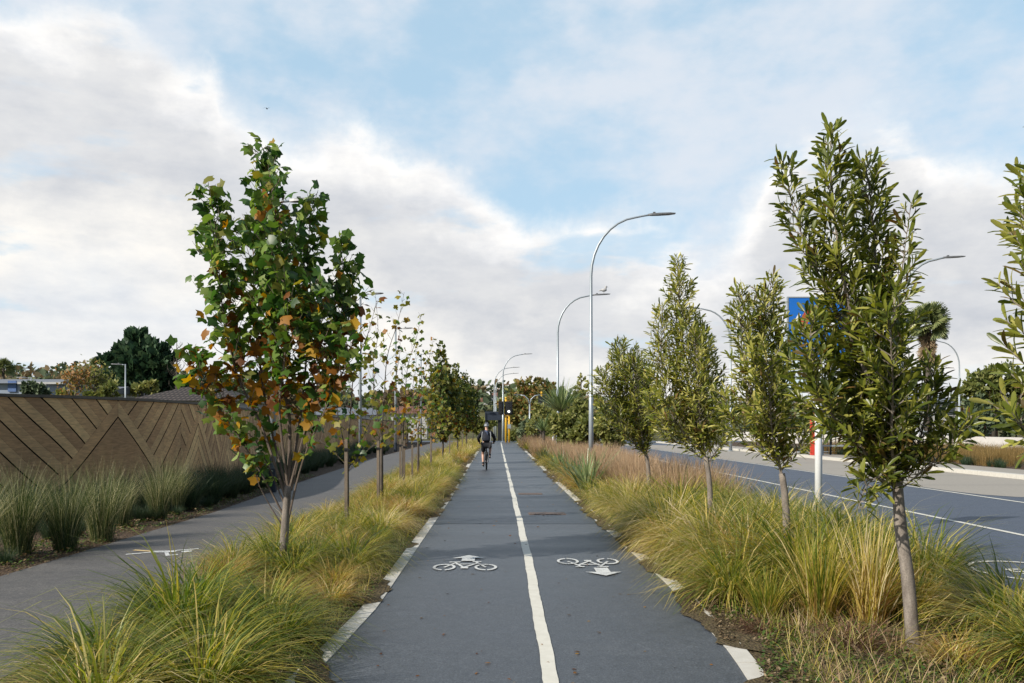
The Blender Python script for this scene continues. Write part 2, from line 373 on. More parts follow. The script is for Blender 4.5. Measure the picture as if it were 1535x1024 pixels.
# ------------------------------------------------------------------ setting: ground, paths, road
def strip(name, pts, z, mat, thick=0.0, kind='structure'):
    """pts: list of (Y, x_left, x_right)."""
    mb = MB()
    vs = []; fs = []
    for Y, a, b in pts: vs += [(a, Y, z), (b, Y, z)]
    for i in range(len(pts)-1): fs.append((2*i, 2*i+1, 2*i+3, 2*i+2))
    mb.add(vs, fs)
    if thick:
        n = len(vs); mb.add([(v[0], v[1], v[2]-thick) for v in vs], [])
        for i in range(len(pts)-1):
            mb.add([vs[2*i], vs[2*i+2], (*vs[2*i+2][:2], z-thick), (*vs[2*i][:2], z-thick)], [(0, 1, 2, 3)])
            mb.add([vs[2*i+1], vs[2*i+3], (*vs[2*i+3][:2], z-thick), (*vs[2*i+1][:2], z-thick)], [(3, 2, 1, 0)])
        mb.add([vs[0], vs[1], (*vs[1][:2], z-thick), (*vs[0][:2], z-thick)], [(3, 2, 1, 0)])
    o = mb.build(name, mat); o['kind'] = kind; return o
def interp(tab, Y):
    for (a, x), (b, y) in zip(tab, tab[1:]):
        if Y <= b: t = max(0, (Y-a)/(b-a)); return x+(y-x)*t
    return tab[-1][1]
LEFT = [(-8, -2.1), (3, -1.6), (5, -1.32), (6.4, -1.22), (8, -1.135), (20, -1.12), (38, -1.25), (95, -1.5)]
RIGHT = [(-8, .9), (3, 1.35), (5, 1.6), (6.4, 1.74), (9.3, 1.82), (15, 1.76), (30, 1.74), (38, 1.8), (95, 1.9)]
CENT = [(-8, -.6), (3, .2), (5.6, .345), (9, .375), (14, .385), (30, .36), (60, .31), (95, .29)]
FL = [(-8, -5.65), (17, -5.65), (24, -6.0), (45, -6.75), (120, -6.95)]     # footpath left edge
FR = [(-8, -3.35), (20, -3.35), (45, -3.9), (120, -4.2)]
ys = [-8]+[y for y in np.arange(3, 20, .5)]+list(np.arange(20, 96, 2.5))
g = MB(); g.add([(-1500, -300, -.02), (1500, -300, -.02), (1500, 2500, -.02), (-1500, 2500, -.02)], [(0, 1, 2, 3)])
struct(g.build('ground', M['field']))
strip('cycle_path', [(y, interp(LEFT, y), interp(RIGHT, y)) for y in ys], .004, M['path'])
strip('path_dark_band', [(y, interp(LEFT, y)+.004, interp(RIGHT, y)-.004) for y in (14.9, 16.5, 18, 19.5, 21.4)], .008, M['path_dark'])  # darker band across the full path width, just above its surface
strip('crossing_road', [(95.2, -60, 80), (104, -60, 80)], .004, M['road'])
fy = [-8, 3, 10, 14, 17, 20, 24, 30, 36, 45, 60, 80, 95]
strip('footpath', [(y, interp(FL, y), interp(FR, y)) for y in fy], .006, M['footpath'])
strip('mulch_bed', [(y, -14 if y < 12 else -13, interp(FL, y)-.004) for y in fy], .0, M['mulch'])
strip('planting_bed', [(y, interp(FR, y)+.004, interp(LEFT, y)-.15) for y in ys], .0, M['dirt'])
strip('verge', [(y, interp(RIGHT, y)+.15, 4.72) for y in ys], .0, M['dirt'])
strip('road', [(-8, 4.89, 17), (120, 4.89, 17)], -.01, M['road'])
# kerbs: flush concrete strips with joints along the cycle path
def kerb(name, tab, side, y0, y1):
    mb = MB(); y = y0
    while y < y1:
        yb = y+.42; a, b = interp(tab, y), interp(tab, yb-.014)
        o0, o1 = (-.145, 0) if side < 0 else (0, .145)
        mb.add([(a+o0, y, .012), (a+o1, y, .012), (b+o1, yb-.014, .012), (b+o0, yb-.014, .012),
                (a+o0, y, -.05), (a+o1, y, -.05), (b+o1, yb-.014, -.05), (b+o0, yb-.014, -.05)],
               [(0, 1, 2, 3), (0, 4, 5, 1), (1, 5, 6, 2), (2, 6, 7, 3), (3, 7, 4, 0)])
        y = yb
    return struct(mb.build(name, M['kerb']))
kerb('kerb_strip', LEFT, -1, 3.3, 90); kerb('kerb_strip', RIGHT, 1, 3.6, 90)
def raised_kerb(name, x0, x1, y0, y1, z):
    mb = MB(); y = y0
    while y < y1:
        mb.box(((x0+x1)/2, y+1.0, z/2-.05), (x1-x0, 1.99, z+.1)); y += 2
    return struct(mb.build(name, M['kerb']))
raised_kerb('kerb', 4.724, 4.886, -8, 92, .11); raised_kerb('kerb', 17.0, 17.3, -8, 92, .14)
# road markings
def mk(name, pts, w, mat, z=.012, jitter=0.0):
    """A painted stripe along pts (x, y) with width w and slightly ragged edges."""
    mb = MB(); vs = []; fs = []
    for i, (x, y) in enumerate(pts):
        a = pts[max(i-1, 0)]; b = pts[min(i+1, len(pts)-1)]
        d = Vector((b[0]-a[0], b[1]-a[1])); d.normalize(); nx, ny = -d.y, d.x
        j1, j2 = (random.uniform(-jitter, jitter) for _ in range(2))
        vs += [(x+nx*(w/2+j1), y+ny*(w/2+j1), z), (x-nx*(w/2+j2), y-ny*(w/2+j2), z)]
    for i in range(len(pts)-1): fs.append((2*i, 2*i+1, 2*i+3, 2*i+2))
    mb.add(vs, fs); return struct(mb.build(name, mat))
mk('path_marking', [(interp(CENT, y)+.006*math.sin(y*1.3)+.003*math.sin(y*4.1), y) for y in np.arange(2, 92, .12)], .105, M['paint'], .012, .003)
mk('road_marking', [(8.27, y) for y in np.arange(-6, 90, 3.0)], .11, M['paint'], -.004)
mk('road_marking', [(11.85, y) for y in np.arange(-6, 90, 3.0)], .11, M['paint'], -.004)
# concrete bus bay
bay = [(20.5, 13.2, 13.2), (20.8, 12.6, 14.6), (21.5, 12.2, 16.4), (22.5, 12.05, 16.99), (30, 12.0, 16.99), (45, 12.0, 16.99), (75, 12.0, 16.99), (86, 12.0, 12.4)]
strip('bay_pavement', bay, -.005, M['concrete'])
mb = MB()
for y in np.arange(25, 75, 5): mb.add([(12.02, y, -.001), (16.97, y, -.001), (16.97, y+.03, -.001), (12.02, y+.03, -.001)], [(0, 1, 2, 3)])
struct(mb.build('pavement_joint', M['path_dark']))
strip('far_footpath', [(-8, 17.304, 19.6), (92, 17.304, 19.6)], .1, M['concrete'], .12)
strip('far_bed', [(-8, 19.61, 29.7), (92, 19.61, 29.7)], .05, M['mulch'], .07)

def spill(name, tab, side, bare, y0, y1, mat):
    mb = MB(); vs = []; fs = []; y = y0; n = 0; rng = random.Random(5)
    ph = [rng.uniform(0, 6) for _ in range(4)]
    while y < y1:
        c = (.19 if side > 0 else .13)+.035*math.sin(y*2.1+ph[0])+.03*math.sin(y*5.3+ph[1])+.02*math.sin(y*11+ph[2])+rng.uniform(-.012, .012)
        for a, b in bare:
            e_ = min(y-a, b-y); c -= .3*max(0, min(1, .5+e_/.3))
        e0 = interp(tab, y); c = max(-.12, c)
        if side > 0: vs += [(e0+.145-c, y, .0165), (e0+.4, y, .006)]
        else: vs += [(e0-.4, y, .006), (e0-.145+c+(.25*max(0, min(1, (6.3-y)/.8)) if y < 6.3 else 0), y, .0165)]
        y += .07 if y < 25 else .3; n += 1
    for i in range(n-1): fs.append((2*i, 2*i+1, 2*i+3, 2*i+2))
    mb.add(vs, fs); return struct(mb.build(name, M[mat]))
spill('verge_soil', RIGHT, 1, [(5.8, 6.5), (8.85, 9.4), (10.9, 11.4), (13.2, 13.9), (19.5, 26), (33, 37), (45, 60)], 3.5, 85, 'dirt')
spill('verge_soil', LEFT, -1, [(6.5, 8.1), (9.5, 11.8), (12.5, 15.8), (36, 39), (50, 60)], 3.5, 85, 'dirt')

# painted symbols: strokes in a local frame, x across, y along
def strokes(name, origin, rot, scale, lines, rings, polys, mat, z=.0125, w=.045):
    mb = MB(); k = [0]
    ca, sa = math.cos(rot), math.sin(rot)
    def T(x, y): x *= scale[0]; y *= scale[1]; return (origin[0]+x*ca-y*sa, origin[1]+x*sa+y*ca, z+k[0]*.00045)
    for ln in lines:
        ww = ln[2] if len(ln) > 2 else w
        (x0, y0), (x1, y1) = ln[0], ln[1]; d = Vector((x1-x0, y1-y0)).normalized(); n = Vector((-d.y, d.x))*ww/2
        k[0] += 1
        mb.add([T(x0+n.x, y0+n.y), T(x0-n.x, y0-n.y), T(x1-n.x, y1-n.y), T(x1+n.x, y1+n.y)], [(0, 1, 2, 3)])
    for (cx, cy, r, ww, gaps) in rings:
        k[0] += 1
        N = 40
        for i in range(N):
            t0, t1 = 2*math.pi*i/N, 2*math.pi*(i+1)/N
            if any(ga <= (i/N) < gb for ga, gb in gaps): continue
            q = [(cx+math.cos(t)*rr, cy+math.sin(t)*rr) for t, rr in ((t0, r-ww/2), (t0, r+ww/2), (t1, r+ww/2), (t1, r-ww/2))]
            mb.add([T(*p) for p in q], [(0, 1, 2, 3)])
    for pl in polys:
        k[0] += 1; mb.add([T(*p) for p in pl], [tuple(range(len(pl)))])
    return struct(mb.build(name, mat))
bike_lines = [((-.25, .0), (-.14, .185), .03), ((-.21, .245), (-.07, .245), .034), ((-.14, .235), (-.01, -.02), .03), ((-.12, .14), (.13, .15), .03), ((-.02, -.01), (.145, .18), .03),
              ((.12, .24), (.25, .0), .03), ((.08, .25), (.19, .25), .034), ((-.05, -.03), (.04, -.03), .05)]
bike_rings = [(-.25, 0, .12, .034, [(.12, .16), (.72, .755)]), (.25, 0, .12, .034, [(.33, .37), (.73, .765)])]
def arrow(x0, y0, y1, y2): return [(x0-.083, y0), (x0+.083, y0), (x0+.083, y1), (x0+.21, y1-.012), (x0, y2), (x0-.21, y1-.012), (x0-.083, y1)]
o = gd(697, 852)
strokes('path_marking', (o.x, o.y), 0, (1.0, 1.65), bike_lines, bike_rings, [arrow(.02, .285, .43, .58)], M['paint_worn'])
o = gd(881, 843)
strokes('path_marking', (o.x, o.y), math.pi, (1.0, 1.65), bike_lines, bike_rings, [arrow(-.1, .31, .49, .635)], M['paint_worn'])
# walking figure lying across the footpath, half hidden by the tussocks
o = gd(243, 829)
strokes('footpath_marking', (o.x, o.y), 0, (1.0, 1.6), [((-.18, .02), (.16, .05), .1), ((-.12, .0), (-.4, -.13), .05), ((.02, .05), (.2, -.2), .045), ((.1, .08), (.38, .2), .045), ((.2, -.18), (.3, -.14), .045)],
        [], [[(.31+.07*math.cos(t), .04+.055*math.sin(t)) for t in np.arange(0, 6.2, .5)]], M['paint_worn'], .0115)
strokes('footpath_marking', (o.x, o.y), 0, (1.0, 1.6), [((-.18, .06), (-.47, .13), .05)], [], [], M['paint_yellow'], .0108)
# roundel in the near lane
o = gd(1545, 856)
strokes('road_marking', (o.x, o.y), 0, (1, 1.25), [((-.2, .12), (-.03, .12), .05), ((.06, .12), (.2, .12), .05), ((-.2, .12), (-.2, -.02), .05), ((-.2, -.02), (-.04, -.02), .05), ((-.04, 0), (-.04, -.14), .05), ((-.2, -.14), (-.04, -.14), .05)],
        [(0, 0, .6, .055, []), (.13, 0, .11, .05, [])], [], M['paint'], -.0035)

# ------------------------------------------------------------------ timber fence with diagonal boards
WT = [(-12.6, 8.5), (-11.4, 10.6), (-10.2, 13.0), (-8.97, 15.3), (-8.3, 16.1), (-7.85, 17.2), (-7.52, 18.4), (-7.38, 20.2), (-7.5, 22.5), (-7.95, 26), (-8.7, 32), (-9.35, 40), (-9.7, 50), (-9.9, 62), (-9.9, 78), (-9.9, 94)]
# smooth resample
def catmull(pts, n=6):
    out = []
    P = [Vector(p) for p in pts]
    for i in range(len(P)-1):
        p0 = P[max(i-1, 0)]; p1 = P[i]; p2 = P[i+1]; p3 = P[min(i+2, len(P)-1)]
        for k in range(n):
            t = k/n
            out.append(.5*((2*p1)+(p2-p0)*t+(2*p0-5*p1+4*p2-p3)*t*t+(3*p1-p0-3*p2+p3)*t**3))
    out.append(P[-1]); return out
WP = catmull(WT, 6); WS = [0.0]
for a, b in zip(WP, WP[1:]): WS.append(WS[-1]+(b-a).length)
def wall_pt(s, z, off):
    i = min(max(int(np.searchsorted(WS, s))-1, 0), len(WP)-2)
    t = (s-WS[i])/(WS[i+1]-WS[i]); p = WP[i].lerp(WP[i+1], t)
    d0 = (WP[i+1]-WP[max(i-1, 0)]).normalized(); d1 = (WP[min(i+2, len(WP)-1)]-WP[i]).normalized(); d = d0.lerp(d1, t).normalized()
    return (p.x+d.y*off, p.y-d.x*off, z)
def clip(poly, a, b, c):       # keep a*x+b*y<=c
    o = []
    for i in range(len(poly)):
        p, q = poly[i], poly[(i+1) % len(poly)]; dp = a*p[0]+b*p[1]-c; dq = a*q[0]+b*q[1]-c
        if dp <= 0: o.append(p)
        if dp*dq < 0: t = dp/(dp-dq); o.append((p[0]+(q[0]-p[0])*t, p[1]+(q[1]-p[1])*t))
    return o
HT = 2.24
fence = empty('timber_fence', (WP[0].x, WP[0].y, 0), 'long brown timber fence of diagonal chevron boards beside the footpath', 'fence')
mb = MB()
for i in range(len(WP)-1):
    a0 = wall_pt(WS[i], 0, 0); a1 = wall_pt(WS[i+1], 0, 0); b0 = wall_pt(WS[i], 0, -.12); b1 = wall_pt(WS[i+1], 0, -.12)
    q = [(*p[:2], z) for z in (-.02, HT+.02) for p in (a0, a1, b1, b0)]
    mb.add(q, [(0, 1, 5, 4), (1, 2, 6, 5), (2, 3, 7, 6), (3, 0, 4, 7), (4, 5, 6, 7)])
mb.build('backing', M['gap_shade'], fence)
mb = MB()
for i in range(len(WP)-1):
    q = []
    for z in (HT+.005, HT+.06):
        for s, of in ((WS[i], .075), (WS[i+1], .075), (WS[i+1], -.15), (WS[i], -.15)): q.append(wall_pt(s, z, of))
    mb.add(q, [(0, 1, 5, 4), (2, 3, 7, 6), (4, 5, 6, 7), (3, 2, 1, 0)])
mb.build('capping', M['capping'], fence)
mb = MB()
SB = [WS[i] for i in range(0, len(WS))]
def board(poly, tone):
    if len(poly) < 3: return
    s0 = min(p[0] for p in poly); s1 = max(p[0] for p in poly)
    cuts = [s0]+[s for s in SB if s0+1e-4 < s < s1-1e-4]+[s1]
    mb.av = tone
    for a, b in zip(cuts, cuts[1:]):
        pl = clip(clip(poly, -1, 0, -a), 1, 0, b)
        if len(pl) < 3: continue
        n = len(pl); fr = [wall_pt(s, z, .045) for s, z in pl]; bk = [wall_pt(s, z, .002) for s, z in pl]
        mb.mi = 0; mb.add(fr, [tuple(range(n))]); mb.mi = 1; mb.add(fr+bk, [(i, n+i, n+(i+1) % n, (i+1) % n) for i in range(n)])
def s_at_px(px):
    best = min(range(len(WP)), key=lambda i: abs((VX+F*WP[i].x/max(WP[i].y, 1))-px)); return WS[best]
S173 = s_at_px(173); S295 = s_at_px(296); PW = S295-S173
Z0 = .02; GAP = .036; PITCH = .285
cells = [(S173-2*PW, S173-2.6*PW, S173-1.5*PW), (S173, S173-1.5*PW, S173+.68*PW), (S295, S173+.68*PW, S295+.42*PW)]
cs = S295+.9*PW
while cs < WS[-1]: cells.append((cs, cs-.48*PW, cs+.42*PW)); cs += .9*PW
for k, (sc, l, r) in enumerate(cells):
    l, r = max(l, .01), min(r, WS[-1]-.01)
    if r-l < .2: continue
    k = 0 if k == 1 else (k if k > 1 else 1)
    if k == 2: k = 3
    apex = HT-.02 + (.0 if k % 2 == 0 else -.12)
    def cell(): return [(l+.004, Z0), (r-.004, Z0), (r-.004, HT), (l+.004, HT)]
    bw = .3
    # inner triangle: Λ, with nested chevrons on odd cells
    inner = clip(clip(cell(), 1, 1, sc+apex-bw-GAP), -1, 1, -sc+apex-bw-GAP)
    if k % 2 == 0: board(inner, .25)
    else:
        for j in range(6):
            lo, hi = apex-bw-GAP-j*PITCH-PITCH+GAP*.6, apex-bw-GAP-j*PITCH
            for sgn in (1, -1):
                q = clip(clip(clip(cell(), sgn, 1, sgn*sc+hi), -sgn, -1, -sgn*sc-lo), -sgn, 0, -sgn*sc-(.002))
                board(q, random.uniform(.2, .9) if j % 2 else random.uniform(.5, 1))
    for sgn in (1, -1):
        q = clip(clip(clip(cell(), sgn, 1, sgn*sc+apex), -sgn, -1, -sgn*sc-(apex-bw)), -sgn, 0, -sgn*sc-.002)
        board(q, .62+.12*sgn)
        out_ = clip(clip(cell(), -sgn, -1, -sgn*sc-apex-.004), -sgn, 0, -sgn*sc)
        # boards running towards the band, 45 degrees the other way
        for j in range(-3, 44):
            c0 = j*PITCH; c1 = c0+PITCH-(GAP if j % 2 else .003)
            q = clip(clip(out_, sgn, -1, sgn*sc-apex+c1), -sgn, 1, -sgn*sc+apex-c0)
            board(q, random.uniform(.5, .85) if j % 2 else random.uniform(.2, .6))
mb.build('board_panel', [M['board'], M['gap_shade']], fence)

# ------------------------------------------------------------------ trees
def tree_parts(base, Y, leaders, leafspec, trunk, name, label, cat, group=None, shoot_density=26, bark='bark', twig=.004, depth=.6, rng=None, loc=None, lean_up=.75, crown=1.0):
    """A tree grown from leaders. leaders: (nodes [(px,py,r_px)...], depth offset in metres, density factor, radius at foot)."""
    rng = rng or RNG; k = Y/F
    e = empty(name, base, label, cat, group)
    tr = MB(); tr.tube(catmull(trunk[0], 3), list(np.interp(np.arange(3*(len(trunk[0])-1)+1)/3, range(len(trunk[1])), trunk[1])), 12); tr.build('trunk', M[bark], e, True)
    br = MB(); Ps, Ds, Ns, Ss, Ms = [], [], [], [], []
    for nodes, dep, dens, r0 in leaders:
        n = len(nodes); pts = []
        for i, (px, py, r) in enumerate(nodes):
            p = at(px, py, Y); p.y += dep*(i/(n-1))**.8; pts.append(p)
        cp = catmull(pts, 5); rr = []
        for i in range(len(cp)):
            t = i/5; a = int(min(t, n-2)); rr.append((nodes[a][2]+(nodes[a+1][2]-nodes[a][2])*(t-a))*k*crown)
        L = [0]
        for a, b in zip(cp, cp[1:]): L.append(L[-1]+(b-a).length)
        rad = [max(.85*r0*(1-.85*l/L[-1]), .003) for l in L]
        br.tube(cp, rad, 6)
        ns = int(L[-1]*shoot_density*dens)
        ph = rng.uniform(0, 6.28)
        for q in range(ns):
            l = L[-1]*(q+rng.uniform(0, 1))/ns; i = min(int(np.searchsorted(L, l))-1, len(cp)-2); i = max(i, 0)
            t = (l-L[i])/max(L[i+1]-L[i], 1e-6); p = cp[i].lerp(cp[i+1], t); r = rr[i]+(rr[i+1]-rr[i])*t
            if r < .02: continue
            tan = (cp[i+1]-cp[i]).normalized(); ph += 2.4+rng.normal(0, .4)
            a = tan.orthogonal().normalized(); b = tan.cross(a); rad_d = a*math.cos(ph)+b*math.sin(ph)
            ln = r*rng.choice([rng.uniform(.35, .9), rng.uniform(.8, 1.3)])/max(.5, 1-.35*lean_up)
            d = (rad_d*(1-.25*lean_up)+tan*.35*lean_up+Vector((0, 0, 1))*lean_up*.75).normalized()
            mid = p+d*ln*.5+rad_d*ln*.08; tip = p+d*ln+Vector((0, 0, .06*ln))
            br.tube([p, mid, tip], [twig*1.3, twig, twig*.5], 3, False)
            leafspec(p, mid, tip, ln, d, rad_d, l/L[-1], r, rng, Ps, Ds, Ns, Ss, Ms)
    br.build('branches', M[bark], e, False)
    return e, np.array(Ps), np.array(Ds), np.array(Ns), np.array(Ss), np.array(Ms)
def finish_crown(e, P, D, N, S, Mi, tv, tf, mats):
    V = leaf_arrays(P, D, N, S, tv, tf)
    return poly_mesh('crown', [(V, tf, Mi)], mats, e)

def tulip_leaves(size, step, autumn, sparse=1.0, lime=.0):
    def f(p, mid, tip, ln, d, rad, t, r, rng, Ps, Ds, Ns, Ss, Ms):
        n = max(1, int(ln/step*sparse+rng.uniform(0, 1)))
        for i in range(n):
            u = (i+.6)/n if sparse >= .8 else rng.uniform(.4, 1); q = p.lerp(mid, u*2) if u < .5 else mid.lerp(tip, u*2-1)
            h = Vector(rng.normal(0, 1, 3)); dr = (d*.5+h*.75+Vector((0, 0, -.1))).normalized()
            q = q+dr*size*.35
            nr = Vector((rad.x, rad.y, 0))*.7+Vector((0, 0, .8))+Vector(rng.normal(0, .55, 3))
            Ps.append(q); Ds.append(dr); Ns.append(nr); Ss.append(size*rng.uniform(.7, 1.25))
            a = autumn(q, u, rng); Ms.append(a)
    return f
# the big tulip tree in front
Yt = YG(860); bt = gd(425, 860)
def autumn_big(q, u, rng):
    # inner and lower leaves have turned
    py = VY-(q.z-CH)*F/q.y; px = VX+q.x*F/q.y
    pr = .62*math.exp(-((py-585)/85)**2)*math.exp(-(u/.9)**2)+.05*(py > 380)+(.35 if abs(px-415) < 30 and 290 < py < 335 else 0)
    if rng.uniform() < pr: return 1
    return 2 if rng.uniform() < (.08 if py < 560 else .2) else 0
Ld = [([(432, 735, 0), (434, 630, 3), (420, 560, 38), (409, 460, 44), (403, 360, 42), (398, 280, 34), (395, 222, 14)], .0, 1.5, .028),
      ([(428, 745, 0), (394, 640, 4), (358, 560, 38), (338, 460, 44), (332, 370, 38), (326, 310, 26), (321, 284, 10)], -.2, 1.35, .022),
      ([(436, 735, 0), (464, 620, 4), (494, 540, 38), (512, 450, 38), (511, 392, 26), (504, 354, 9)], .15, 1.4, .022),
      ([(434, 730, 0), (448, 610, 4), (454, 500, 40), (451, 390, 38), (453, 320, 26), (457, 276, 9)], .5, 1.3, .022),
      ([(424, 770, 0), (384, 690, 4), (338, 615, 32), (308, 568, 30), (297, 528, 12)], -.3, 1.35, .015),
      ([(432, 780, 0), (458, 690, 3), (500, 600, 22), (528, 545, 28), (536, 500, 16)], -.4, 1.2, .016),
      ([(430, 735, 0), (396, 620, 5), (376, 510, 44), (366, 410, 42), (364, 335, 32), (371, 284, 12)], .55, 1.25, .02),
      ([(432, 735, 0), (424, 615, 4), (436, 530, 42), (440, 430, 42), (430, 350, 34), (424, 290, 18)], -.55, 1.15, .02),
      ([(424, 790, 0), (396, 735, 2), (386, 700, 12), (374, 684, 12)], -.25, .9, .01),
      ([(428, 760, 0), (378, 660, 8), (334, 640, 26), (312, 612, 12)], .3, 1.1, .012),
      ([(432, 740, 0), (470, 610, 4), (485, 560, 32), (486, 490, 34), (484, 430, 20)], -.4, 1.2, .016)]
e, P_, D_, N_, S_, M_ = tree_parts(bt, Yt, Ld, tulip_leaves(.118, .064, autumn_big), ([bt+Vector((0, 0, -.05)), at(425, 830, Yt), at(428, 780, Yt), at(432, 728, Yt)], [.062, .05, .048, .04]),
    'tulip_tree', 'large multi-stemmed tulip tree turning orange, in front beside the footpath', 'tree', None, 26, 'bark_red', .004, crown=.84)
next(c for c in kids(e) if c.name.startswith('trunk')).data.materials[0] = M['bark']
finish_crown(e, P_, D_, N_, S_, M_, TULIP, TULIP_F, [M['tulip_green'], M['tulip_autumn'], M['tulip_lime']])

# thin young trees behind it, nearly bare
def autumn_thin(q, u, rng): x = rng.uniform(); return 2 if x < .62 else (1 if x < .74 else 0)
thin = [(520, 448, 1.0, 'second tree of the row, thin with yellowing leaves, tied to the nearest stake', 1),
        (572, 436, 1.0, 'tall nearly bare sapling with a few leaves at its tip, third of the row', .8),
        (604, 470, .9, 'bare young tree with yellow leaves low down, fourth of the row', .8),
        (627, 505, 1.0, 'slim sapling with scattered yellow leaves, fifth of the row', .9),
        (646, 540, 1.0, 'small sapling with orange tinted leaves just before the dense green trees', 1.3)]
for (px, top, w, lab, dn) in thin:
    dy = (VX-px)/1.464; Y = F*CH/dy; by = VY+dy; sc = dy/155
    def nx(dx, f, r): return (px+dx*sc, by+(top-by)*f, r*sc)
    Lt = [([nx(0, .3, 0), nx(4, .5, 16), nx(10, .7, 24), nx(30, .86, 18), nx(42, 1.0, 8)], .2, .8*dn, .018),
          ([nx(0, .32, 0), nx(-12, .5, 20), nx(-14, .65, 28), nx(-4, .8, 16), nx(-8, .97, 6)], -.3, .7*dn, .014),
          ([nx(0, .28, 0), nx(-30, .36, 16), nx(-62, .42, 18), nx(-80, .5, 10)], .3, 1.1*dn, .009),
          ([nx(0, .25, 0), nx(30, .34, 16), nx(55, .42, 18), nx(66, .55, 8)], -.2, 1.1*dn, .009),
          ([nx(0, .25, 0), nx(14, .36, 14), nx(34, .5, 22), nx(36, .68, 10)], .4, .9*dn, .009)]
    b = Vector(((px-VX)*Y/F, Y, 0))
    e, P_, D_, N_, S_, M_ = tree_parts(b, Y, Lt, tulip_leaves(.115, .1, autumn_thin, .7), ([b+Vector((0, 0, -.05)), at(px, by+(top-by)*.15, Y), at(px, by+(top-by)*.33, Y)], [.042, .037, .03]),
        'young_tree', lab, 'tree', 'thin young trees in the strip left of the cycle path', 15, 'bark_dark', .0035)
    finish_crown(e, P_, D_, N_, S_, M_, TULIP, TULIP_F, [M['tulip_green'], M['tulip_autumn'], M['tulip_lime']])
# dense tulip trees further along
def autumn_far(q, u, rng):
    pr = .13*math.exp(-((q.z-1.6)/1.2)**2)
    return 1 if rng.uniform() < pr else (2 if rng.uniform() < (.5 if q.z < 2.2 else .12) else 0)
def dense_tree(px, top, lab, seed):
    rng = np.random.default_rng(seed)
    dy = (VX-px)/1.464; Y = F*CH/dy; by = VY+dy; k = dy/56
    def nx(dx, py, r): return (px+dx*k, by+(py-696)*k*(by-top)/(179*k), r*k)
    Lt = [([nx(0, 660, 0), nx(-2, 620, 14), nx(-4, 580, 15), nx(-5, 545, 10), nx(-3, 518, 3)], 0, 1, .03),
          ([nx(0, 665, 0), nx(10, 630, 13), nx(13, 595, 11), nx(12, 560, 5)], .3, 1, .02),
          ([nx(0, 665, 0), nx(-12, 635, 13), nx(-14, 600, 12), nx(-13, 568, 5)], -.3, 1, .02),
          ([nx(0, 660, 0), nx(-2, 625, 14), nx(2, 590, 14), nx(3, 550, 7)], .8, 1, .02),
          ([nx(0, 660, 0), nx(2, 630, 14), nx(-2, 590, 14), nx(-1, 556, 7)], -.8, 1, .02)]
    b = Vector(((px-VX)*Y/F, Y, 0))
    e, P_, D_, N_, S_, M_ = tree_parts(b, Y, Lt, tulip_leaves(.185, .085, autumn_far), ([b+Vector((0, 0, -.05)), at(px, by-14*k, Y), at(px, by-38*k, Y)], [.06, .05, .04]),
        'tulip_tree', lab, 'tree', 'dense tulip trees far along the left strip', 21, 'bark_dark', .004, rng=rng)
    finish_crown(e, P_, D_, N_, S_, M_, TULIP, TULIP_F, [M['tulip_far'], M['tulip_autumn'], M['tulip_lime']])
for i, (px, top, lab) in enumerate([(664, 517, 'dense green and orange tulip tree, the tallest beyond the thin saplings'), (686, 548, 'green tulip tree with orange lower leaves, second of the dense group'),
                                    (699, 558, 'tulip tree standing just left of the cyclist, third of the dense group'), (709, 568, 'farthest dark green tulip tree in the left row, above the cyclist')]):
    dense_tree(px, top, lab, 40+i)
# stakes with straps
def stake(px, by, topf, wid, lab):
    dy = (by-VY); Y = F*CH/dy; b = Vector(((px-VX)*Y/F, Y, 0)); h = topf
    e = empty('tree_stake', b, lab, 'stake', 'timber stakes tied to the young trees')
    mb = MB(); wid *= .66; mb.box((b.x, b.y, h/2-.05), (wid, wid, h+.1), random.uniform(-.2, .2)); mb.build('post', M['stake'], e)
    mb = MB(); mb.box((b.x, b.y, h-.17), (wid+.016, wid+.016, .055), .1); mb.tube([(b.x-.02, b.y-wid/2-.01, h-.17), (b.x+.06, b.y-.02, h-.17), (b.x+.02, b.y+.1, h-.165)], .012, 5); mb.build('strap', M['strap'], e)
for px, by, h, w, lab in [(519, 797, 1.5, .075, 'tallest and nearest round topped stake, tied to the second tree of the row'), (567, 763, 1.42, .08, 'square stake beside the tall bare sapling'),
                          (600, 741, 1.4, .07, 'left of the paired stakes at the fourth tree'), (606, 739, 1.35, .07, 'right of the paired stakes at the fourth tree'), (618, 730, 1.4, .08, 'stake at the fifth thin tree, just past the paired stakes'),
                          (646, 710, 1.5, .08, 'stake at the sapling before the dense trees'), (674, 690, 1.6, .09, 'pale stake under the tallest dense tulip tree'), (693, 678, 1.5, .1, 'farther stake under the dense trees, left of the cyclist'), (700, 672, 1.5, .1, 'farthest stake of the row, closest to the cyclist')]:
    stake(px, by, h, w, lab)

# rewarewa-like trees on the right
def narrow_leaves(size, step, rust=.03):
    def f(p, mid, tip, ln, d, rad, t, r, rng, Ps, Ds, Ns, Ss, Ms):
        n = max(3, int(ln/step))
        ax = d.orthogonal().normalized(); bx = d.cross(ax); ph = rng.uniform(0, 6.28)
        for i in range(n):
            u = .18+.82*(i+.5)/n; q = p.lerp(mid, u*2) if u < .5 else mid.lerp(tip, u*2-1)
            ph += 2.4; rd = ax*math.cos(ph)+bx*math.sin(ph)
            dr = (d*rng.uniform(.5, 1.1)+rd*rng.uniform(.45, 1.2)*(1.15-.5*u)+Vector((0, 0, rng.uniform(-.05, .3)))).normalized()
            nr = (d*.8-rd*.6+Vector((0, 0, .5))+Vector(rng.normal(0, .3, 3)))
            Ps.append(q); Ds.append(dr); Ns.append(nr); Ss.append(size*rng.uniform(.5, 1.3)*(1-.2*u))
            Ms.append(1 if rng.uniform() < rust+(.28 if t < .3 and u < .8 else 0)*rng.uniform() else 0)
    return f
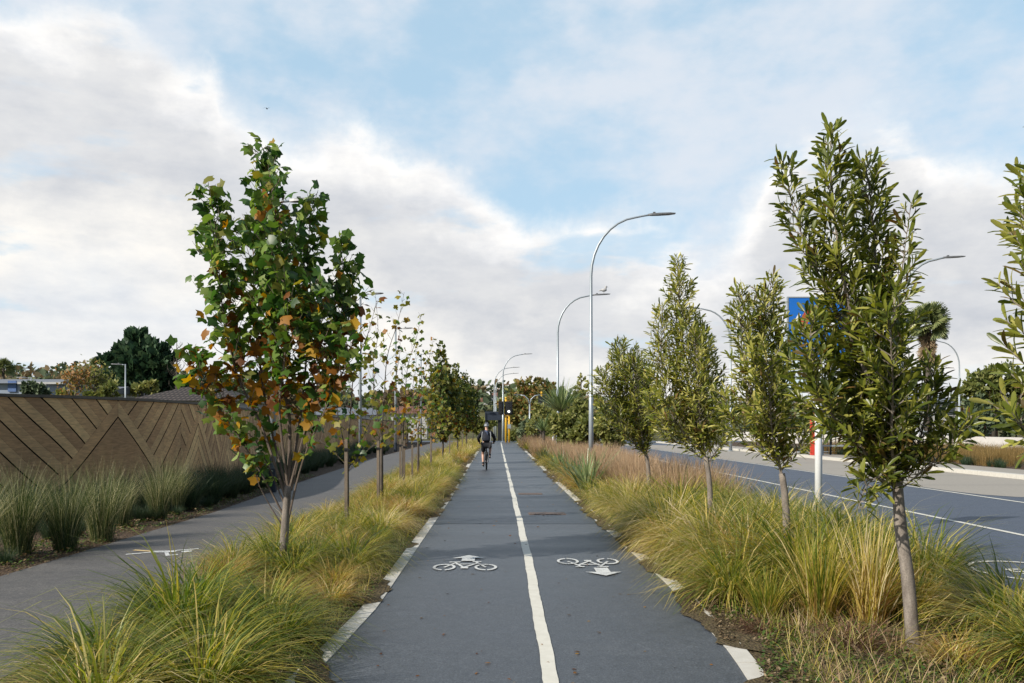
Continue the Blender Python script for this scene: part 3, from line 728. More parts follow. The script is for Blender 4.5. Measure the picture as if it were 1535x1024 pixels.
def rewa(px, py, leaders, trunk, trad, lab, size, step, dens, seed, name='evergreen_tree'):
    rng = np.random.default_rng(seed); Y = YG(py); b = gd(px, py)
    e, P_, D_, N_, S_, M_ = tree_parts(b, Y, leaders, narrow_leaves(size, step), ([b+Vector((0, 0, -.06))]+[at(*q, Y) for q in trunk], trad),
        name, lab, 'tree', 'narrow leaved evergreens right of the cycle path', dens, 'bark', .0045, rng=rng, lean_up=.72, crown=.86)
    finish_crown(e, P_, D_, N_, S_, M_, NARROW, NARROW_F, [M['rewa'], M['rewa_rust']])
    return e
L1 = [([(1345, 730, 0), (1318, 640, 50), (1290, 545, 48), (1266, 450, 40), (1250, 360, 36), (1241, 280, 28), (1238, 235, 17), (1240, 200, 7)], -.1, 1.1, .03),
      ([(1282, 520, 0), (1238, 430, 26), (1206, 350, 24), (1190, 290, 19), (1181, 236, 9)], .1, 1.0, .015),
      ([(1346, 720, 0), (1338, 600, 48), (1328, 500, 38), (1322, 410, 34), (1318, 330, 30), (1313, 268, 24), (1308, 230, 8)], .15, 1.1, .028),
      ([(1330, 490, 0), (1346, 430, 20), (1354, 365, 15), (1361, 308, 7)], -.05, .8, .01),
      ([(1350, 725, 0), (1380, 665, 38), (1394, 615, 32), (1402, 575, 22), (1410, 545, 7)], .1, 1.15, .016),
      ([(1340, 730, 0), (1285, 668, 50), (1240, 620, 46), (1216, 570, 38), (1206, 520, 22), (1206, 480, 14)], -.15, 1.15, .016),
      ([(1344, 735, 0), (1320, 660, 46), (1310, 590, 46), (1296, 520, 38), (1290, 470, 22)], -.55, .9, .016),
      ([(1346, 735, 0), (1354, 650, 44), (1350, 580, 38), (1336, 510, 30), (1334, 460, 16)], .5, .9, .016),
      ([(1344, 735, 0), (1300, 640, 50), (1270, 580, 50), (1266, 505, 30), (1262, 450, 16)], .5, .9, .016),
      ([(1345, 742, 0), (1305, 716, 26), (1278, 730, 22), (1262, 758, 10)], -.3, 1.0, .01),
      ([(1348, 735, 0), (1386, 690, 30), (1406, 655, 20), (1420, 625, 8)], -.35, 1.0, .01)]
rewa(1370, 975, L1, [(1366, 930), (1360, 860), (1350, 790), (1345, 720)], [.057, .05, .047, .045, .036],
     'biggest evergreen with two leaders and a bare trunk, standing in front on the right', .138, .0118, 40, 71)
L0 = [([(1650, 800, 0), (1640, 640, 120), (1630, 480, 130), (1625, 360, 100), (1620, 230, 60), (1615, 120, 20)], 0, 1.3, .035),
      ([(1640, 720, 0), (1590, 620, 70), (1560, 520, 66), (1552, 430, 54), (1548, 340, 42), (1545, 255, 12)], -.1, 1.3, .016),
      ([(1640, 740, 0), (1590, 690, 46), (1560, 660, 42), (1535, 620, 30), (1520, 590, 14)], .1, 1.1, .012)]
rewa(1650, 1125, L0, [(1650, 960), (1650, 800)], [.06, .05, .045], 'evergreen cut off by the right edge of the picture, showing only pale outstretched leaves', .13, .016, 26, 72)
L2 = [([(1172, 715, 0), (1158, 640, 34), (1150, 560, 40), (1146, 500, 34), (1152, 450, 22), (1157, 416, 6)], 0, 1.25, .02),
      ([(1165, 690, 0), (1130, 620, 34), (1116, 550, 30), (1106, 490, 24), (1100, 436, 7)], -.2, 1.2, .014),
      ([(1172, 690, 0), (1180, 620, 26), (1176, 550, 22), (1164, 490, 18), (1156, 446, 8)], .2, 1.2, .014),
      ([(1168, 700, 0), (1130, 660, 32), (1105, 630, 28), (1090, 590, 14)], .2, 1.1, .01),
      ([(1170, 700, 0), (1150, 650, 32), (1140, 600, 40), (1130, 540, 34)], -.45, 1, .012),
      ([(1170, 705, 0), (1190, 670, 28), (1204, 640, 14)], -.2, 1.1, .01)]
rewa(1182, 870, L2, [(1178, 760), (1172, 710)], [.05, .04, .034], 'shorter evergreen with a forked bushy top, just left of the blue sign', .13, .0145, 40, 73)
L3 = [([(1058, 690, 0), (1040, 620, 38), (1028, 550, 38), (1022, 490, 30), (1018, 430, 18), (1016, 388, 5)], 0, 1.4, .02),
      ([(1056, 680, 0), (1070, 630, 24), (1066, 570, 24), (1056, 510, 14), (1050, 478, 6)], .2, 1.2, .014),
      ([(1054, 680, 0), (1010, 630, 34), (992, 570, 28), (988, 510, 20), (990, 460, 8)], -.2, 1.2, .014),
      ([(1056, 690, 0), (1020, 660, 28), (994, 630, 24), (980, 590, 12)], .3, 1.1, .01),
      ([(1058, 690, 0), (1045, 640, 34), (1038, 580, 36), (1030, 510, 26)], -.5, 1, .012),
      ([(1060, 695, 0), (1076, 665, 20), (1084, 630, 12)], -.3, 1.1, .01)]
rewa(1066, 811, L3, [(1064, 730), (1058, 685)], [.05, .04, .034], 'tall pointed evergreen with a spire top, second nearest full crown left of the sign', .135, .0175, 40, 74)
L4 = [([(968, 685, 0), (955, 640, 26), (942, 590, 28), (932, 550, 20), (928, 512, 5)], 0, 1.5, .02),
      ([(968, 680, 0), (976, 640, 16), (976, 590, 16), (966, 545, 6)], .3, 1.2, .014),
      ([(966, 680, 0), (930, 640, 26), (912, 600, 22), (902, 560, 8)], -.3, 1.2, .014),
      ([(968, 685, 0), (958, 640, 26), (950, 590, 26), (944, 550, 14)], -.5, 1.1, .012)]
L4 = [([(a, b, r*1.3) for a, b, r in nn], dd, ds*1.15, r0) for nn, dd, ds, r0 in L4]
rewa(974, 761, L4, [(972, 705), (968, 680)], [.05, .045, .036], 'smallest rounded evergreen of the right row, farthest along near the lamp post', .15, .022, 38, 75)

# ------------------------------------------------------------------ tussocks
def tussock_mesh(name, sets, seed):
    rng = np.random.default_rng(seed); gs = []; mats = []
    for mat, n, L, spread, l0, l1, w, br in sets:
        V, fc = blades(n, L, spread, l0, l1, w, br, 5, rng=rng)
        if M[mat] not in mats: mats.append(M[mat])
        gs.append((V, fc, mats.index(M[mat])))
    o = poly_mesh(name, gs, mats); me = o.data; bpy.data.objects.remove(o); return me
SEDGE = []
for i in range(4):
    SEDGE.append(tussock_mesh('golden_sedge', [('sedge', 430, (.5, 1.2), .5, (.05, .9), (1.2, 2.95), (.010, .017), .15), ('sedge_green', 200, (.45, 1.05), .6, (.05, .7), (.8, 2.7), (.010, .018), .12), ('sedge', 260, (.2, .55), .6, (.4, 1.3), (1.2, 2.5), (.005, .009), .22)], 100+i))
GREEN = []
for i in range(3):
    GREEN.append(tussock_mesh('green_sedge', [('sedge_green', 450, (.5, 1.2), .5, (.05, .85), (1.1, 2.9), (.010, .018), .14), ('sedge', 230, (.4, 1.2), .7, (.1, .7), (1.0, 2.7), (.006, .010), .15), ('sedge_rust', 120, (.2, .55), .6, (.4, 1.3), (1.2, 2.5), (.004, .008), .2)], 120+i))
RUST = []
for i in range(3):
    RUST.append(tussock_mesh('rusty_sedge', [('sedge_rust', 440, (.4, 1.1), .55, (.05, .85), (1.0, 2.85), (.007, .014), .16), ('sedge', 320, (.4, .95), .7, (.1, .7), (.8, 2.6), (.005, .010), .17)], 140+i))
NEAR = {'S': [tussock_mesh('golden_sedge', [('sedge', 470, (.6, 1.35), .5, (.05, .95), (1.3, 3.0), (.010, .019), .15), ('sedge_green', 220, (.5, 1.15), .6, (.05, .7), (.9, 2.8), (.011, .02), .12), ('drygrass', 80, (.4, 1.0), .6, (.3, 1.2), (1.4, 2.8), (.005, .01), .17), ('sedge', 240, (.25, .6), .6, (.4, 1.3), (1.2, 2.6), (.007, .013), .22)], 300+i) for i in range(2)],
        'G': [tussock_mesh('green_sedge', [('sedge_green', 480, (.6, 1.35), .5, (.05, .95), (1.3, 3.0), (.010, .020), .14), ('sedge', 260, (.5, 1.3), .7, (.1, .8), (1.2, 2.9), (.007, .014), .15), ('drygrass', 90, (.4, 1.0), .6, (.3, 1.2), (1.4, 2.8), (.005, .01), .17), ('sedge_rust', 120, (.25, .6), .6, (.4, 1.3), (1.2, 2.5), (.006, .011), .2)], 310+i) for i in range(2)],
        'R': [tussock_mesh('rusty_sedge', [('sedge_rust', 420, (.45, 1.1), .65, (.05, .8), (.9, 2.8), (.007, .013), .18), ('sedge', 230, (.4, 1.0), .7, (.1, .7), (.9, 2.7), (.008, .014), .17)], 320+i) for i in range(2)]}
UPR = [tussock_mesh('upright_sedge', [('sedge', 240, (.45, .95), .9, (.0, .35), (.2, 1.3), (.008, .014), .12), ('sedge_rust', 130, (.3, .8), .8, (.0, .5), (.4, 1.8), (.006, .011), .14)], 330+i) for i in range(2)]
def put(name, me, x, y, s, sz, label, cat, group):
    o = link(name, me); o.location = (x, y, 0); o.scale = (s, s, s*sz); o.rotation_euler = (0, 0, random.uniform(0, 6.28))
    return tag(o, label, cat, group)
GL = 'grass tussocks between the footpath and the cycle path'; GR = 'grass tussocks between the cycle path and the road'
# hand placed foreground (x, y, kind, scale, zscale, label)
fore = [(-2.35, 5.0, 'G', .85, .8, 'green arching tussock at the bottom edge of the left strip', GL),
        (-1.85, 5.35, 'S', .85, .8, 'golden tussock at the bottom edge of the left strip, beside the kerb', GL),
        (-2.65, 5.75, 'S', .85, .75, 'straw tipped tussock leaning over the footpath at lower left', GL),
        (-2.1, 6.15, 'G', .85, .78, 'lush green tussock between the bottom edge and the tulip tree', GL),
        (-1.72, 6.6, 'G', .7, .75, 'green tussock nearest the start of the white kerb on the left', GL),
        (-2.6, 6.9, 'G', 1.0, .92, 'big green and gold tussock in front of the tulip tree trunk', GL),
        (-2.0, 7.3, 'S', .8, .72, 'golden tussock in front of the tulip tree, on the kerb side', GL),
        (-1.62, 8.2, 'R', .62, .6, 'low brown tussock spilling onto the white kerb', GL),
        (-2.75, 7.9, 'S', .85, .75, 'tall golden tussock on the footpath side of the tulip tree', GL),
        (-2.2, 8.5, 'R', .62, .55, 'low golden brown tussock just before the foot of the tulip tree', GL),
        (-1.75, 9.1, 'R', .7, .62, 'rusty tussock right of the tulip tree trunk', GL),
        (-2.95, 9.2, 'R', .7, .8, 'rusty tussock behind the tulip tree at the footpath edge', GL),
        (2.35, 7.5, 'U', .7, .9, 'small upright golden tussock left of the big evergreen trunk, near the kerb', GR),
        (2.8, 7.45, 'U', 1.0, 1.05, 'upright golden tussock left of the big evergreen trunk', GR),
        (3.2, 7.35, 'U', 1.05, 1.1, 'tallest upright tussock just left of the big evergreen trunk', GR),
        (3.65, 7.6, 'R', .8, 1.0, 'reddish tussock just behind the big evergreen trunk', GR),
        (4.2, 7.0, 'S', .9, .95, 'golden tussock at the lower right corner by the road kerb', GR),
        (3.95, 6.0, 'S', .95, .9, 'golden tussock cut by the bottom right corner', GR),
        (3.3, 6.15, 'R', .5, .6, 'small dry tussock at the foot of the big evergreen trunk', GR),
        (4.3, 8.6, 'G', 1.0, 1.05, 'tall dark green tussock against the road, right of the big evergreen trunk', GR),
        (2.3, 8.4, 'S', .9, .85, 'spreading yellow tussock flopping toward the cycle path on the right', GR),
        (3.0, 8.5, 'G', 1.05, 1.05, 'large green tussock behind the upright golden ones', GR)]
KM = {'S': SEDGE, 'G': GREEN, 'R': RUST}; NM = {'S': 'golden_tussock', 'G': 'green_tussock', 'R': 'rusty_tussock', 'U': 'upright_tussock'}; NEAR['U'] = UPR
placed = []
for x, y, kd, s, sz, lab, gp in fore:
    put(NM[kd], random.choice(NEAR[kd]), x, y, s, sz, lab, 'grass tussock', gp); placed.append((x, y))
DEAD = tussock_mesh('dead_sedge', [('deadred', 420, (.2, .55), .6, (.2, 1.2), (1.0, 2.5), (.005, .01), .2), ('drygrass', 120, (.2, .6), .6, (.3, 1.3), (1.2, 2.5), (.004, .009), .2)], 350)
put('dead_tussock', DEAD, 2.75, 6.65, .85, .8, 'collapsed dark red dead tussock on the bare soil left of the big evergreen trunk', 'grass tussock', GR)
put('dead_tussock', DEAD, 2.2, 7.1, .6, .6, 'small withered pinkish tussock on the soil near the right kerb', 'grass tussock', GR)
LABR = {('L', 'S'): 'golden grass tussock in the dense strip left of the cycle path, past the tulip tree', ('L', 'G'): 'greener grass tussock in the strip left of the cycle path, past the tulip tree', ('L', 'R'): 'rust brown grass tussock in the strip left of the cycle path, past the tulip tree',
        ('R', 'S'): 'golden grass tussock in the tall mass right of the cycle path', ('R', 'G'): 'green grass tussock in the tall mass right of the cycle path', ('R', 'R'): 'rust brown grass tussock in the tall mass right of the cycle path'}
def scatter(n, xr, yr, mind, pick, side, grp, smin, smax, zs):
    c = 0; tries = 0
    while c < n and tries < 9000:
        tries += 1
        y = yr[0]+(yr[1]-yr[0])*random.random()**1.25; a, b = xr(y); x = random.uniform(a, b)
        md = mind*(1 if y < 16 else .95)
        if any((x-p)**2+(y-q)**2 < md*md for p, q in placed): continue
        placed.append((x, y)); kd = pick(x, y); s = random.uniform(smin, smax)
        edge = min(abs(x-a), abs(b-x)); s *= .8 if edge < .2 else 1
        put(NM[kd], random.choice(NEAR[kd] if y < 11.5 else KM[kd]), x, y, s, zs*random.uniform(.85, 1.15), LABR[(side, kd)], 'grass tussock', grp); c += 1
    return c
def pickL(x, y):
    r = random.random()
    if y < 12: return 'R' if r < .45 else ('S' if r < .8 else 'G')
    return 'R' if r < .4 else ('S' if r < .88 else 'G')
def pickR(x, y):
    r = random.random()
    if x > 3.4 and y < 16: return 'G' if r < .6 else 'S'
    return 'S' if r < .62 else ('G' if r < .88 else 'R')
nl = scatter(135, lambda y: (interp(FR, y)+.2, interp(LEFT, y)-.42), (9.3, 34), .39, pickL, 'L', GL, .55, .95, .76)
nr = scatter(160, lambda y: (2.3 if y > 10 else 2.45, 4.5), (8.9, 18.5), .41, pickR, 'R', GR, .7, 1.2, .95)
print('tussocks', nl, nr)
# farther grass: one mass each side
def mass(name, me_list, n, xr, yr, sc, label, cat):
    gs = []; mats = []
    for me in me_list:
        for mm in me.materials:
            if mm not in mats: mats.append(mm)
    rng = RNG
    allV = []
    for i in range(n):
        y = rng.uniform(*yr); a, b = xr(y); x = rng.uniform(a, b); me = me_list[i % len(me_list)]
        co = np.zeros(len(me.vertices)*3, dtype=np.float32); me.vertices.foreach_get('co', co); V = co.reshape(-1, 10, 3)
        mi = np.zeros(len(me.polygons), dtype=np.int32); me.polygons.foreach_get('material_index', mi)
        sel = rng.choice(len(V), min(len(V), 130), replace=False)
        # blade k owns polygons in blocks of four per set; recover its material by set size
        th = rng.uniform(0, 6.28); s = rng.uniform(*sc); W = V[sel]*s
        W2 = W.copy(); W2[..., 0] = W[..., 0]*math.cos(th)-W[..., 1]*math.sin(th)+x; W2[..., 1] = W[..., 0]*math.sin(th)+W[..., 1]*math.cos(th)+y
        # widen the far blades a little so that they hold together
        mid = (W2[:, 0::2]+W2[:, 1::2])/2; W2[:, 0::2] = mid+(W2[:, 0::2]-mid)*2.2; W2[:, 1::2] = mid+(W2[:, 1::2]-mid)*2.2
        allV.append((W2, [(2*k, 2*k+1, 2*k+3, 2*k+2) for k in range(4)], mats.index(me.materials[int(rng.integers(0, len(me.materials)))])))
    o = poly_mesh(name, allV, mats); return tag(o, label, cat, None, 'stuff')
mass('grass', SEDGE+RUST, 210, lambda y: (interp(FR, y)+.3, interp(LEFT, y)-.35), (32, 90), (.6, .95), 'golden grass running on along the far end of the left strip', 'grass')
DRY = [tussock_mesh('dry', [('drygrass', 420, (.6, 1.15), 1.0, (.02, .35), (.15, 1.0), (.004, .008), .25)], 160+i) for i in range(2)]
FLAX = [tussock_mesh('flax', [('flax', 60, (.6, 1.15), .8, (.05, .6), (.2, 1.3), (.03, .055), .12)], 170+i) for i in range(2)]
mass('grass', GREEN+RUST+SEDGE, 110, lambda y: (interp(RIGHT, y)+.4, 3.0), (18, 40), (.6, .9), 'golden green grass behind the tussocks right of the cycle path', 'grass')
mass('grass', DRY, 190, lambda y: (2.75 if y > 19 else 3.4, 4.6), (16.5, 42), (.8, 1.1), 'dry pinkish brown grass under the far evergreen and lamp post', 'grass')
mass('grass', DRY+RUST, 140, lambda y: (2.1, 4.6), (40, 90), (.8, 1.2), 'brown seeding grass beyond the lamp post along the right verge', 'grass')
FG = 'flax clumps along the right side of the cycle path'
for x, y, s, lab in [(2.25, 21.5, 1.25, 'nearest broad leaved flax clump at the right kerb'), (2.6, 23.5, 1.3, 'second flax clump behind the nearest one'), (2.3, 26, 1.05, 'low flax clump close to the right kerb'), (2.4, 33, 1.0, 'flax clump farther along the right kerb'), (2.2, 41, .9, 'farthest flax clump at the right kerb')]:
    put('flax_plant', random.choice(FLAX), x, y, s, .9, lab, 'flax', FG)
# left bed: tall feathery tussocks and dark sedges
FEA = [tussock_mesh('feather_grass', [('feather', 420, (.6, 1.3), .9, (.0, .2), (.05, .75), (.003, .006), .15), ('feathertip', 210, (.85, 1.45), .9, (.0, .25), (.3, 1.6), (.003, .006), .15), ('darksedge', 160, (.4, 1.0), .8, (.0, .3), (.05, .9), (.004, .007), .16)], 180+i) for i in range(3)]
DSE = [tussock_mesh('dark_sedge', [('darksedge', 420, (.5, 1.05), .8, (.0, .45), (.2, 1.5), (.006, .012), .16)], 190+i) for i in range(3)]
FGp = 'tall feathery grass clumps in the bark bed before the fence'
for px, py, s, lab in [(28, 832, 1.02, 'leftmost tall feathery grass clump in the bark bed'), (98, 826, .98, 'tall feathery clump, second from the left edge'), (152, 812, 1.02, 'feathery clump with pale seed tips, third from the left edge'), (-40, 845, 1.0, 'feathery clump cut by the left edge of the picture'),
                       (238, 779, .95, 'narrow feathery clump standing apart near the footpath edge'), (262, 768, .92, 'narrow feathery clump just behind the separate one'), (182, 790, .85, 'feathery clump half hidden behind the pale tipped one')]:
    p = gd(px, py); put('feather_grass', random.choice(FEA), p.x, p.y, s, 1.0, lab, 'grass clump', FGp)
DG = 'dark sedge clumps along the foot of the timber fence'
i = 0
for y in list(np.arange(12.5, 24, 1.0))+list(np.arange(24, 60, 1.15)):
    xw = float(np.interp(y, [p.y for p in WP], [p.x for p in WP])); xf = interp(FL, y)
    wdt = xf-xw
    for q in range(2 if wdt > 1.3 else 1):
        x = xw+.45+random.uniform(0, max(.1, wdt-.95)) if y > 17 else xw+.5+random.uniform(0, .5)
        if y < 17 and x > -6.6: continue
        put('dark_sedge', random.choice(DSE), x, y+random.uniform(-.3, .3), random.uniform(.75, 1.1), .9, 'dark green sedge clump in the shade along the foot of the timber fence', 'sedge', DG)
for px, py, s in [(-20, 800, 1.0), (40, 792, .95), (75, 796, .9), (125, 786, 1.0), (170, 772, .95), (205, 772, .9), (215, 760, 1.0), (285, 752, .95), (300, 748, 1.0), (325, 744, .95)]:
    p = gd(px, py); put('dark_sedge', random.choice(DSE), p.x, p.y, s, .95, 'dark green sedge clump in the shade along the foot of the timber fence', 'sedge', DG)
for q in range(26):
    y = random.uniform(10.5, 24); x = interp(FL, y)-random.uniform(.35, 1.3)
    put('dark_sedge', random.choice(DSE), x, y, random.uniform(.28, .5), .8, 'small low sedge tuft in the bark bed among the feathery clumps', 'sedge', 'small sedge tufts in the bark bed')
# ground cover and litter
def scatter_leaves(name, n, xr, yr, size, mats, zmax, label, cat, pw=1.6):
    y = yr[0]+(yr[1]-yr[0])*RNG.uniform(0, 1, n)**pw
    ab = np.array([xr(v) for v in y]); x = ab[:, 0]+(ab[:, 1]-ab[:, 0])*RNG.uniform(0, 1, n)
    # clump it
    kx = np.sin(x*7.1+1.3*np.sin(y*2.3))*np.sin(y*3.7+x*2.2); keep = kx > -.35+RNG.uniform(-.5, .3, n)
    x, y = x[keep], y[keep]; n = len(x)
    P = np.stack([x, y, RNG.uniform(.008, zmax, n)], 1); a = RNG.uniform(0, 6.28, n)
    D = np.stack([np.cos(a), np.sin(a), RNG.uniform(-.02, .8 if zmax > .03 else .12, n)], 1); N = np.stack([RNG.normal(0, .3, n), RNG.normal(0, .3, n), np.ones(n)], 1)
    V = leaf_arrays(P, D, N, RNG.uniform(size[0], size[1], n), OVAL, OVAL_F)
    V[..., 2] = np.maximum(V[..., 2], .006)
    o = poly_mesh(name, [(V, OVAL_F, RNG.integers(0, len(mats), n))], mats); return tag(o, label, cat, None, 'stuff')
scatter_leaves('ground_cover', 42000, lambda y: (interp(RIGHT, y)+.2+.1*math.sin(y*3), 3.9), (4.5, 20), (.015, .05), [M['weed'], M['weed'], M['litter']], .06, 'low green weeds over the bare soil right of the cycle path', 'weeds')
scatter_leaves('ground_cover', 14000, lambda y: (interp(LEFT, y)-.75, interp(LEFT, y)-.13), (5, 24), (.015, .04), [M['weed'], M['weed'], M['weed'], M['litter']], .06, 'low green weeds along the left white kerb', 'weeds')
scatter_leaves('leaf_litter', 6000, lambda y: (interp(RIGHT, y)+.05+.05*math.sin(y*2.7), interp(RIGHT, y)+.45), (6.7, 40), (.015, .04), [M['litter']], .035, 'brown litter lying over the right kerb strip', 'litter')
scatter_leaves('ground_cover', 9000, lambda y: (interp(FL, y)-1.1, interp(FL, y)-.05), (9, 30), (.02, .06), [M['weed'], M['weed'], M['litter']], .07, 'low moss and weeds in the bark bed beside the footpath', 'weeds', 1.1)
scatter_leaves('fallen_leaves', 190, lambda y: (interp(LEFT, y)+.03, interp(RIGHT, y)-.03), (5.5, 30), (.02, .05), [M['litter'], M['tulip_autumn']], .014, 'few small fallen leaves scattered over the cycle path', 'leaves')
scatter_leaves('bark_litter', 14000, lambda y: (interp(FL, y)-2.2, interp(FL, y)+.03), (8, 26), (.02, .055), [M['litter'], M['litter'], M['litter'], M['weed']], .025, 'bark chips and low moss in the bed along the footpath', 'bark chips', 1.2)
# grass blades fringe low at the kerbs, both sides
def fringe(name, n, xr, yr, mats, L, label):
    gs = []
    V, fc = blades(n, L, .8, (.1, .8), (.5, 2.0), (.003, .007), .01)
    y = yr[0]+(yr[1]-yr[0])*RNG.uniform(0, 1, n)**1.5; ab = np.array([xr(v) for v in y]); x = ab[:, 0]+(ab[:, 1]-ab[:, 0])*RNG.uniform(0, 1, n)
    keep = (np.sin(y*2.9)*np.sin(y*1.1+x*5) > RNG.uniform(-.9, .5, n)); V = V[keep]; V[..., 0] += x[keep, None]; V[..., 1] += y[keep, None]
    mi = RNG.integers(0, len(mats), len(V))
    o = poly_mesh(name, [(V, fc, mi)], mats); return tag(o, label, 'grass', None, 'stuff')
fringe('grass', 9000, lambda y: (interp(RIGHT, y)+.35, 3.2), (4.6, 22), [M['sedge'], M['sedge_green'], M['drygrass']], (.12, .34), 'short rough grass on the soil right of the cycle path')
fringe('grass', 5200, lambda y: (interp(LEFT, y)-.8, interp(LEFT, y)-.16), (4.6, 24), [M['sedge_green'], M['sedge_green'], M['sedge']], (.1, .28), 'short green grass along the left white kerb')


# ------------------------------------------------------------------ lamps, signals, signs
def lamp(base, H, arm, side, r0, lab, grp, straight=False, name='street_lamp'):
    e = empty(name, base, lab, 'street lamp', grp); mb = MB(); b = Vector(base)
    if straight:
        pts = [b+Vector((0, 0, -.05)), b+Vector((0, 0, H))]; mb.tube(pts, [r0, r0*.75], 10)
        mb.tube([b+Vector((0, 0, H-.06)), b+Vector((side*arm*.4, 0, H-.02))], [.035, .03], 8)
        tip = b+Vector((side*arm*.4, 0, H-.02)); d = Vector((side, 0, .03))
    else:
        R_ = H*.24; pts = [b+Vector((0, 0, -.05)), b+Vector((0, 0, H*.34)), b+Vector((0, 0, H*.341)), b+Vector((0, 0, H-R_))]; rad = [r0, r0*.82, r0*.7, r0*.55]
        for k in range(1, 9):
            t = math.pi/2*k/8*.94; pts.append(b+Vector((side*R_*.8*(1-math.cos(t)), 0, H-R_+R_*.96*math.sin(t)))); rad.append(r0*(.55-.02*k))
        last = pts[-1]; tip = b+Vector((side*arm, 0, H)); pts.append(last.lerp(tip, .5)+Vector((0, 0, .01))); rad.append(r0*.38); pts.append(tip); rad.append(r0*.36)
        mb.tube(pts, rad, 10)
    mb.build('pole', M['galv'], e, True)
    if not straight:
        mb = MB(); mb.tube([b+Vector((0, 0, 0)), b+Vector((0, 0, .04))], [.2, .2], 12); mb.build('base_plate', M['galv'], e)
    hd = MB(); L = .95 if not straight else .62
    sec = [(-.12, .05, .05), (0, .09, .06), (L*.3, .13, .06), (L*.75, .15, .045), (L, .08, .025)]; vs = []; fs = []
    for x, w, h in sec:
        for yy, zz in ((-w, -h*.5), (w, -h*.5), (w*.8, h*.7), (-w*.8, h*.7)): vs.append((tip.x+side*x, tip.y+yy, tip.z+zz+x*.05))
    for i in range(len(sec)-1):
        for k in range(4): fs.append((4*i+k, 4*i+(k+1) % 4, 4*i+4+(k+1) % 4, 4*i+4+k))
    fs += [(3, 2, 1, 0), (16, 17, 18, 19)]
    hd.add(vs, fs); hd.box((tip.x+side*.12, tip.y, tip.z+.07), (.09, .09, .07)); hd.build('lamp_head', M['lamphead'], e)
    return e, tip
GLP = 'tall curved street lamps along the road'
Y = F*8.3/318; lamp((at(886, 0, Y).x, Y, 0), 10, 2.35, 1, .1, 'nearest tall curved street lamp, its head right of centre in the sky', GLP)
Y = F*8.3/198; _, tipb = lamp((at(836, 0, Y).x, Y, 0), 10, 2.35, 1, .12, 'second tall curved street lamp with a bird on its head', GLP)
for px, top, H, s, lab, arm in [(754, 531, 10, 1, 'curved lamp standing left of the yellow signal pole', 2.4), (741, 551, 10, 1, 'left of two far curved lamps above the dark shelter', 2.6), (743.5, 560, 10, 1, 'lower of two far curved lamps above the dark shelter', 2.6),
                          (1095, 462, 10, -1, 'curved lamp across the road whose arm points left between the evergreens', 2.3), (1350, 386, 10, 1, 'curved lamp across the road rising behind the biggest evergreen', 2.2), (1438, 511, 10, -1, 'far curved lamp right of the palm, arm pointing left', 2.2)]:
    Y = F*(H-1.7)/(640-top); lamp((at(px, 0, Y).x, Y, 0), H, arm, s, .12, lab, GLP)
Y = 97.0; b = at(794, 0, 82)
for s in (1, -1):
    pass
e = empty('street_lamp', (b.x, 82, 0), 'short double armed lamp in front of the autumn oak', 'street lamp')
mb = MB(); zt = at(0, 592, 82).z; mb.tube([(b.x, 82, -.05), (b.x, 82, zt-.9)], [.1, .07], 8)
for s in (1, -1): mb.tube([(b.x, 82, zt-.95), (b.x+s*.15, 82, zt-.4), (b.x+s*.5, 82, zt-.08), (b.x+s*1.0, 82, zt)], .05, 6)
mb.build('pole', M['galv'], e, True)
for s in (1, -1):
    mb = MB(); mb.box((b.x+s*1.25, 82, zt+.01), (.6, .25, .08)); mb.build('lamp_head', M['lamphead'], e)
GLF = 'slim straight lamps beside the footpath'
for px, by, H, lab in [(409, 738, 7.6, 'slim footpath lamp behind the tulip tree, only its lower pole showing'), (540, 690, 8.5, 'slim footpath lamp just right of the tulip tree crown'), (593, 677, 8.5, 'slim footpath lamp second from the tulip tree'), (631, 667, 8.6, 'slim footpath lamp third from the tulip tree'),
                       (647, 661.5, 8.6, 'slim footpath lamp fourth from the tulip tree, behind the dense trees'), (716, 650.5, 8.3, 'distant footpath lamp above the left row, near the cyclist')]:
    Y = F*CH/(by-VY); e, t = lamp((at(px, 0, Y).x, Y, 0), H, 1.4, 1, .085, lab, GLF, True)
    mb = MB(); mb.tube([(e.location.x, Y, 0), (e.location.x, Y, .62)], [.1, .1], 10); mb.build('sleeve', M['darkblue'], e)
# blue sign on a white pole
Y = 13.2; b = Vector((at(1227, 0, Y).x, Y, 0)); z0 = at(0, 540, Y).z; z1 = at(0, 447, Y).z; x0 = at(1178, 0, Y).x; x1 = at(1274, 0, Y).x
e = empty('road_sign', b, 'blue road sign on a white pole, mostly hidden behind the biggest evergreen', 'road sign')
mb = MB(); mb.tube([b+Vector((0, 0, -.05)), b+Vector((0, 0, z1-.05))], .056, 14); mb.build('pole', M['whitepole'], e, True)
mb = MB(); mb.box(((x0+x1)/2, Y-.075, (z0+z1)/2), (x1-x0, .03, z1-z0)); mb.build('panel', M['blue'], e)
mb = MB(); t = .018
for c_, d_ in (((x0, Y-.077, (z0+z1)/2), (t, .04, z1-z0+t)), ((x1, Y-.077, (z0+z1)/2), (t, .04, z1-z0+t)), (((x0+x1)/2, Y-.077, z1), (x1-x0-t, .04, t)), (((x0+x1)/2, Y-.077, z0), (x1-x0-t, .04, t))): mb.box(c_, d_)
mb.build('frame', M['galv'], e)
mb = MB()
def sp(u, v): return (x0+(x1-x0)*u, Y-.0925, z0+(z1-z0)*v)
mb.add([sp(*q) for q in ((.07, .56), (.1, .54), (.2, .72), (.17, .75))], [(0, 1, 2, 3)]); mb.add([sp(*q) for q in ((.55, .5), (.72, .46), (.75, .66), (.6, .7))], [(0, 1, 2, 3)])
mb.build('emblem', M['white'], e)
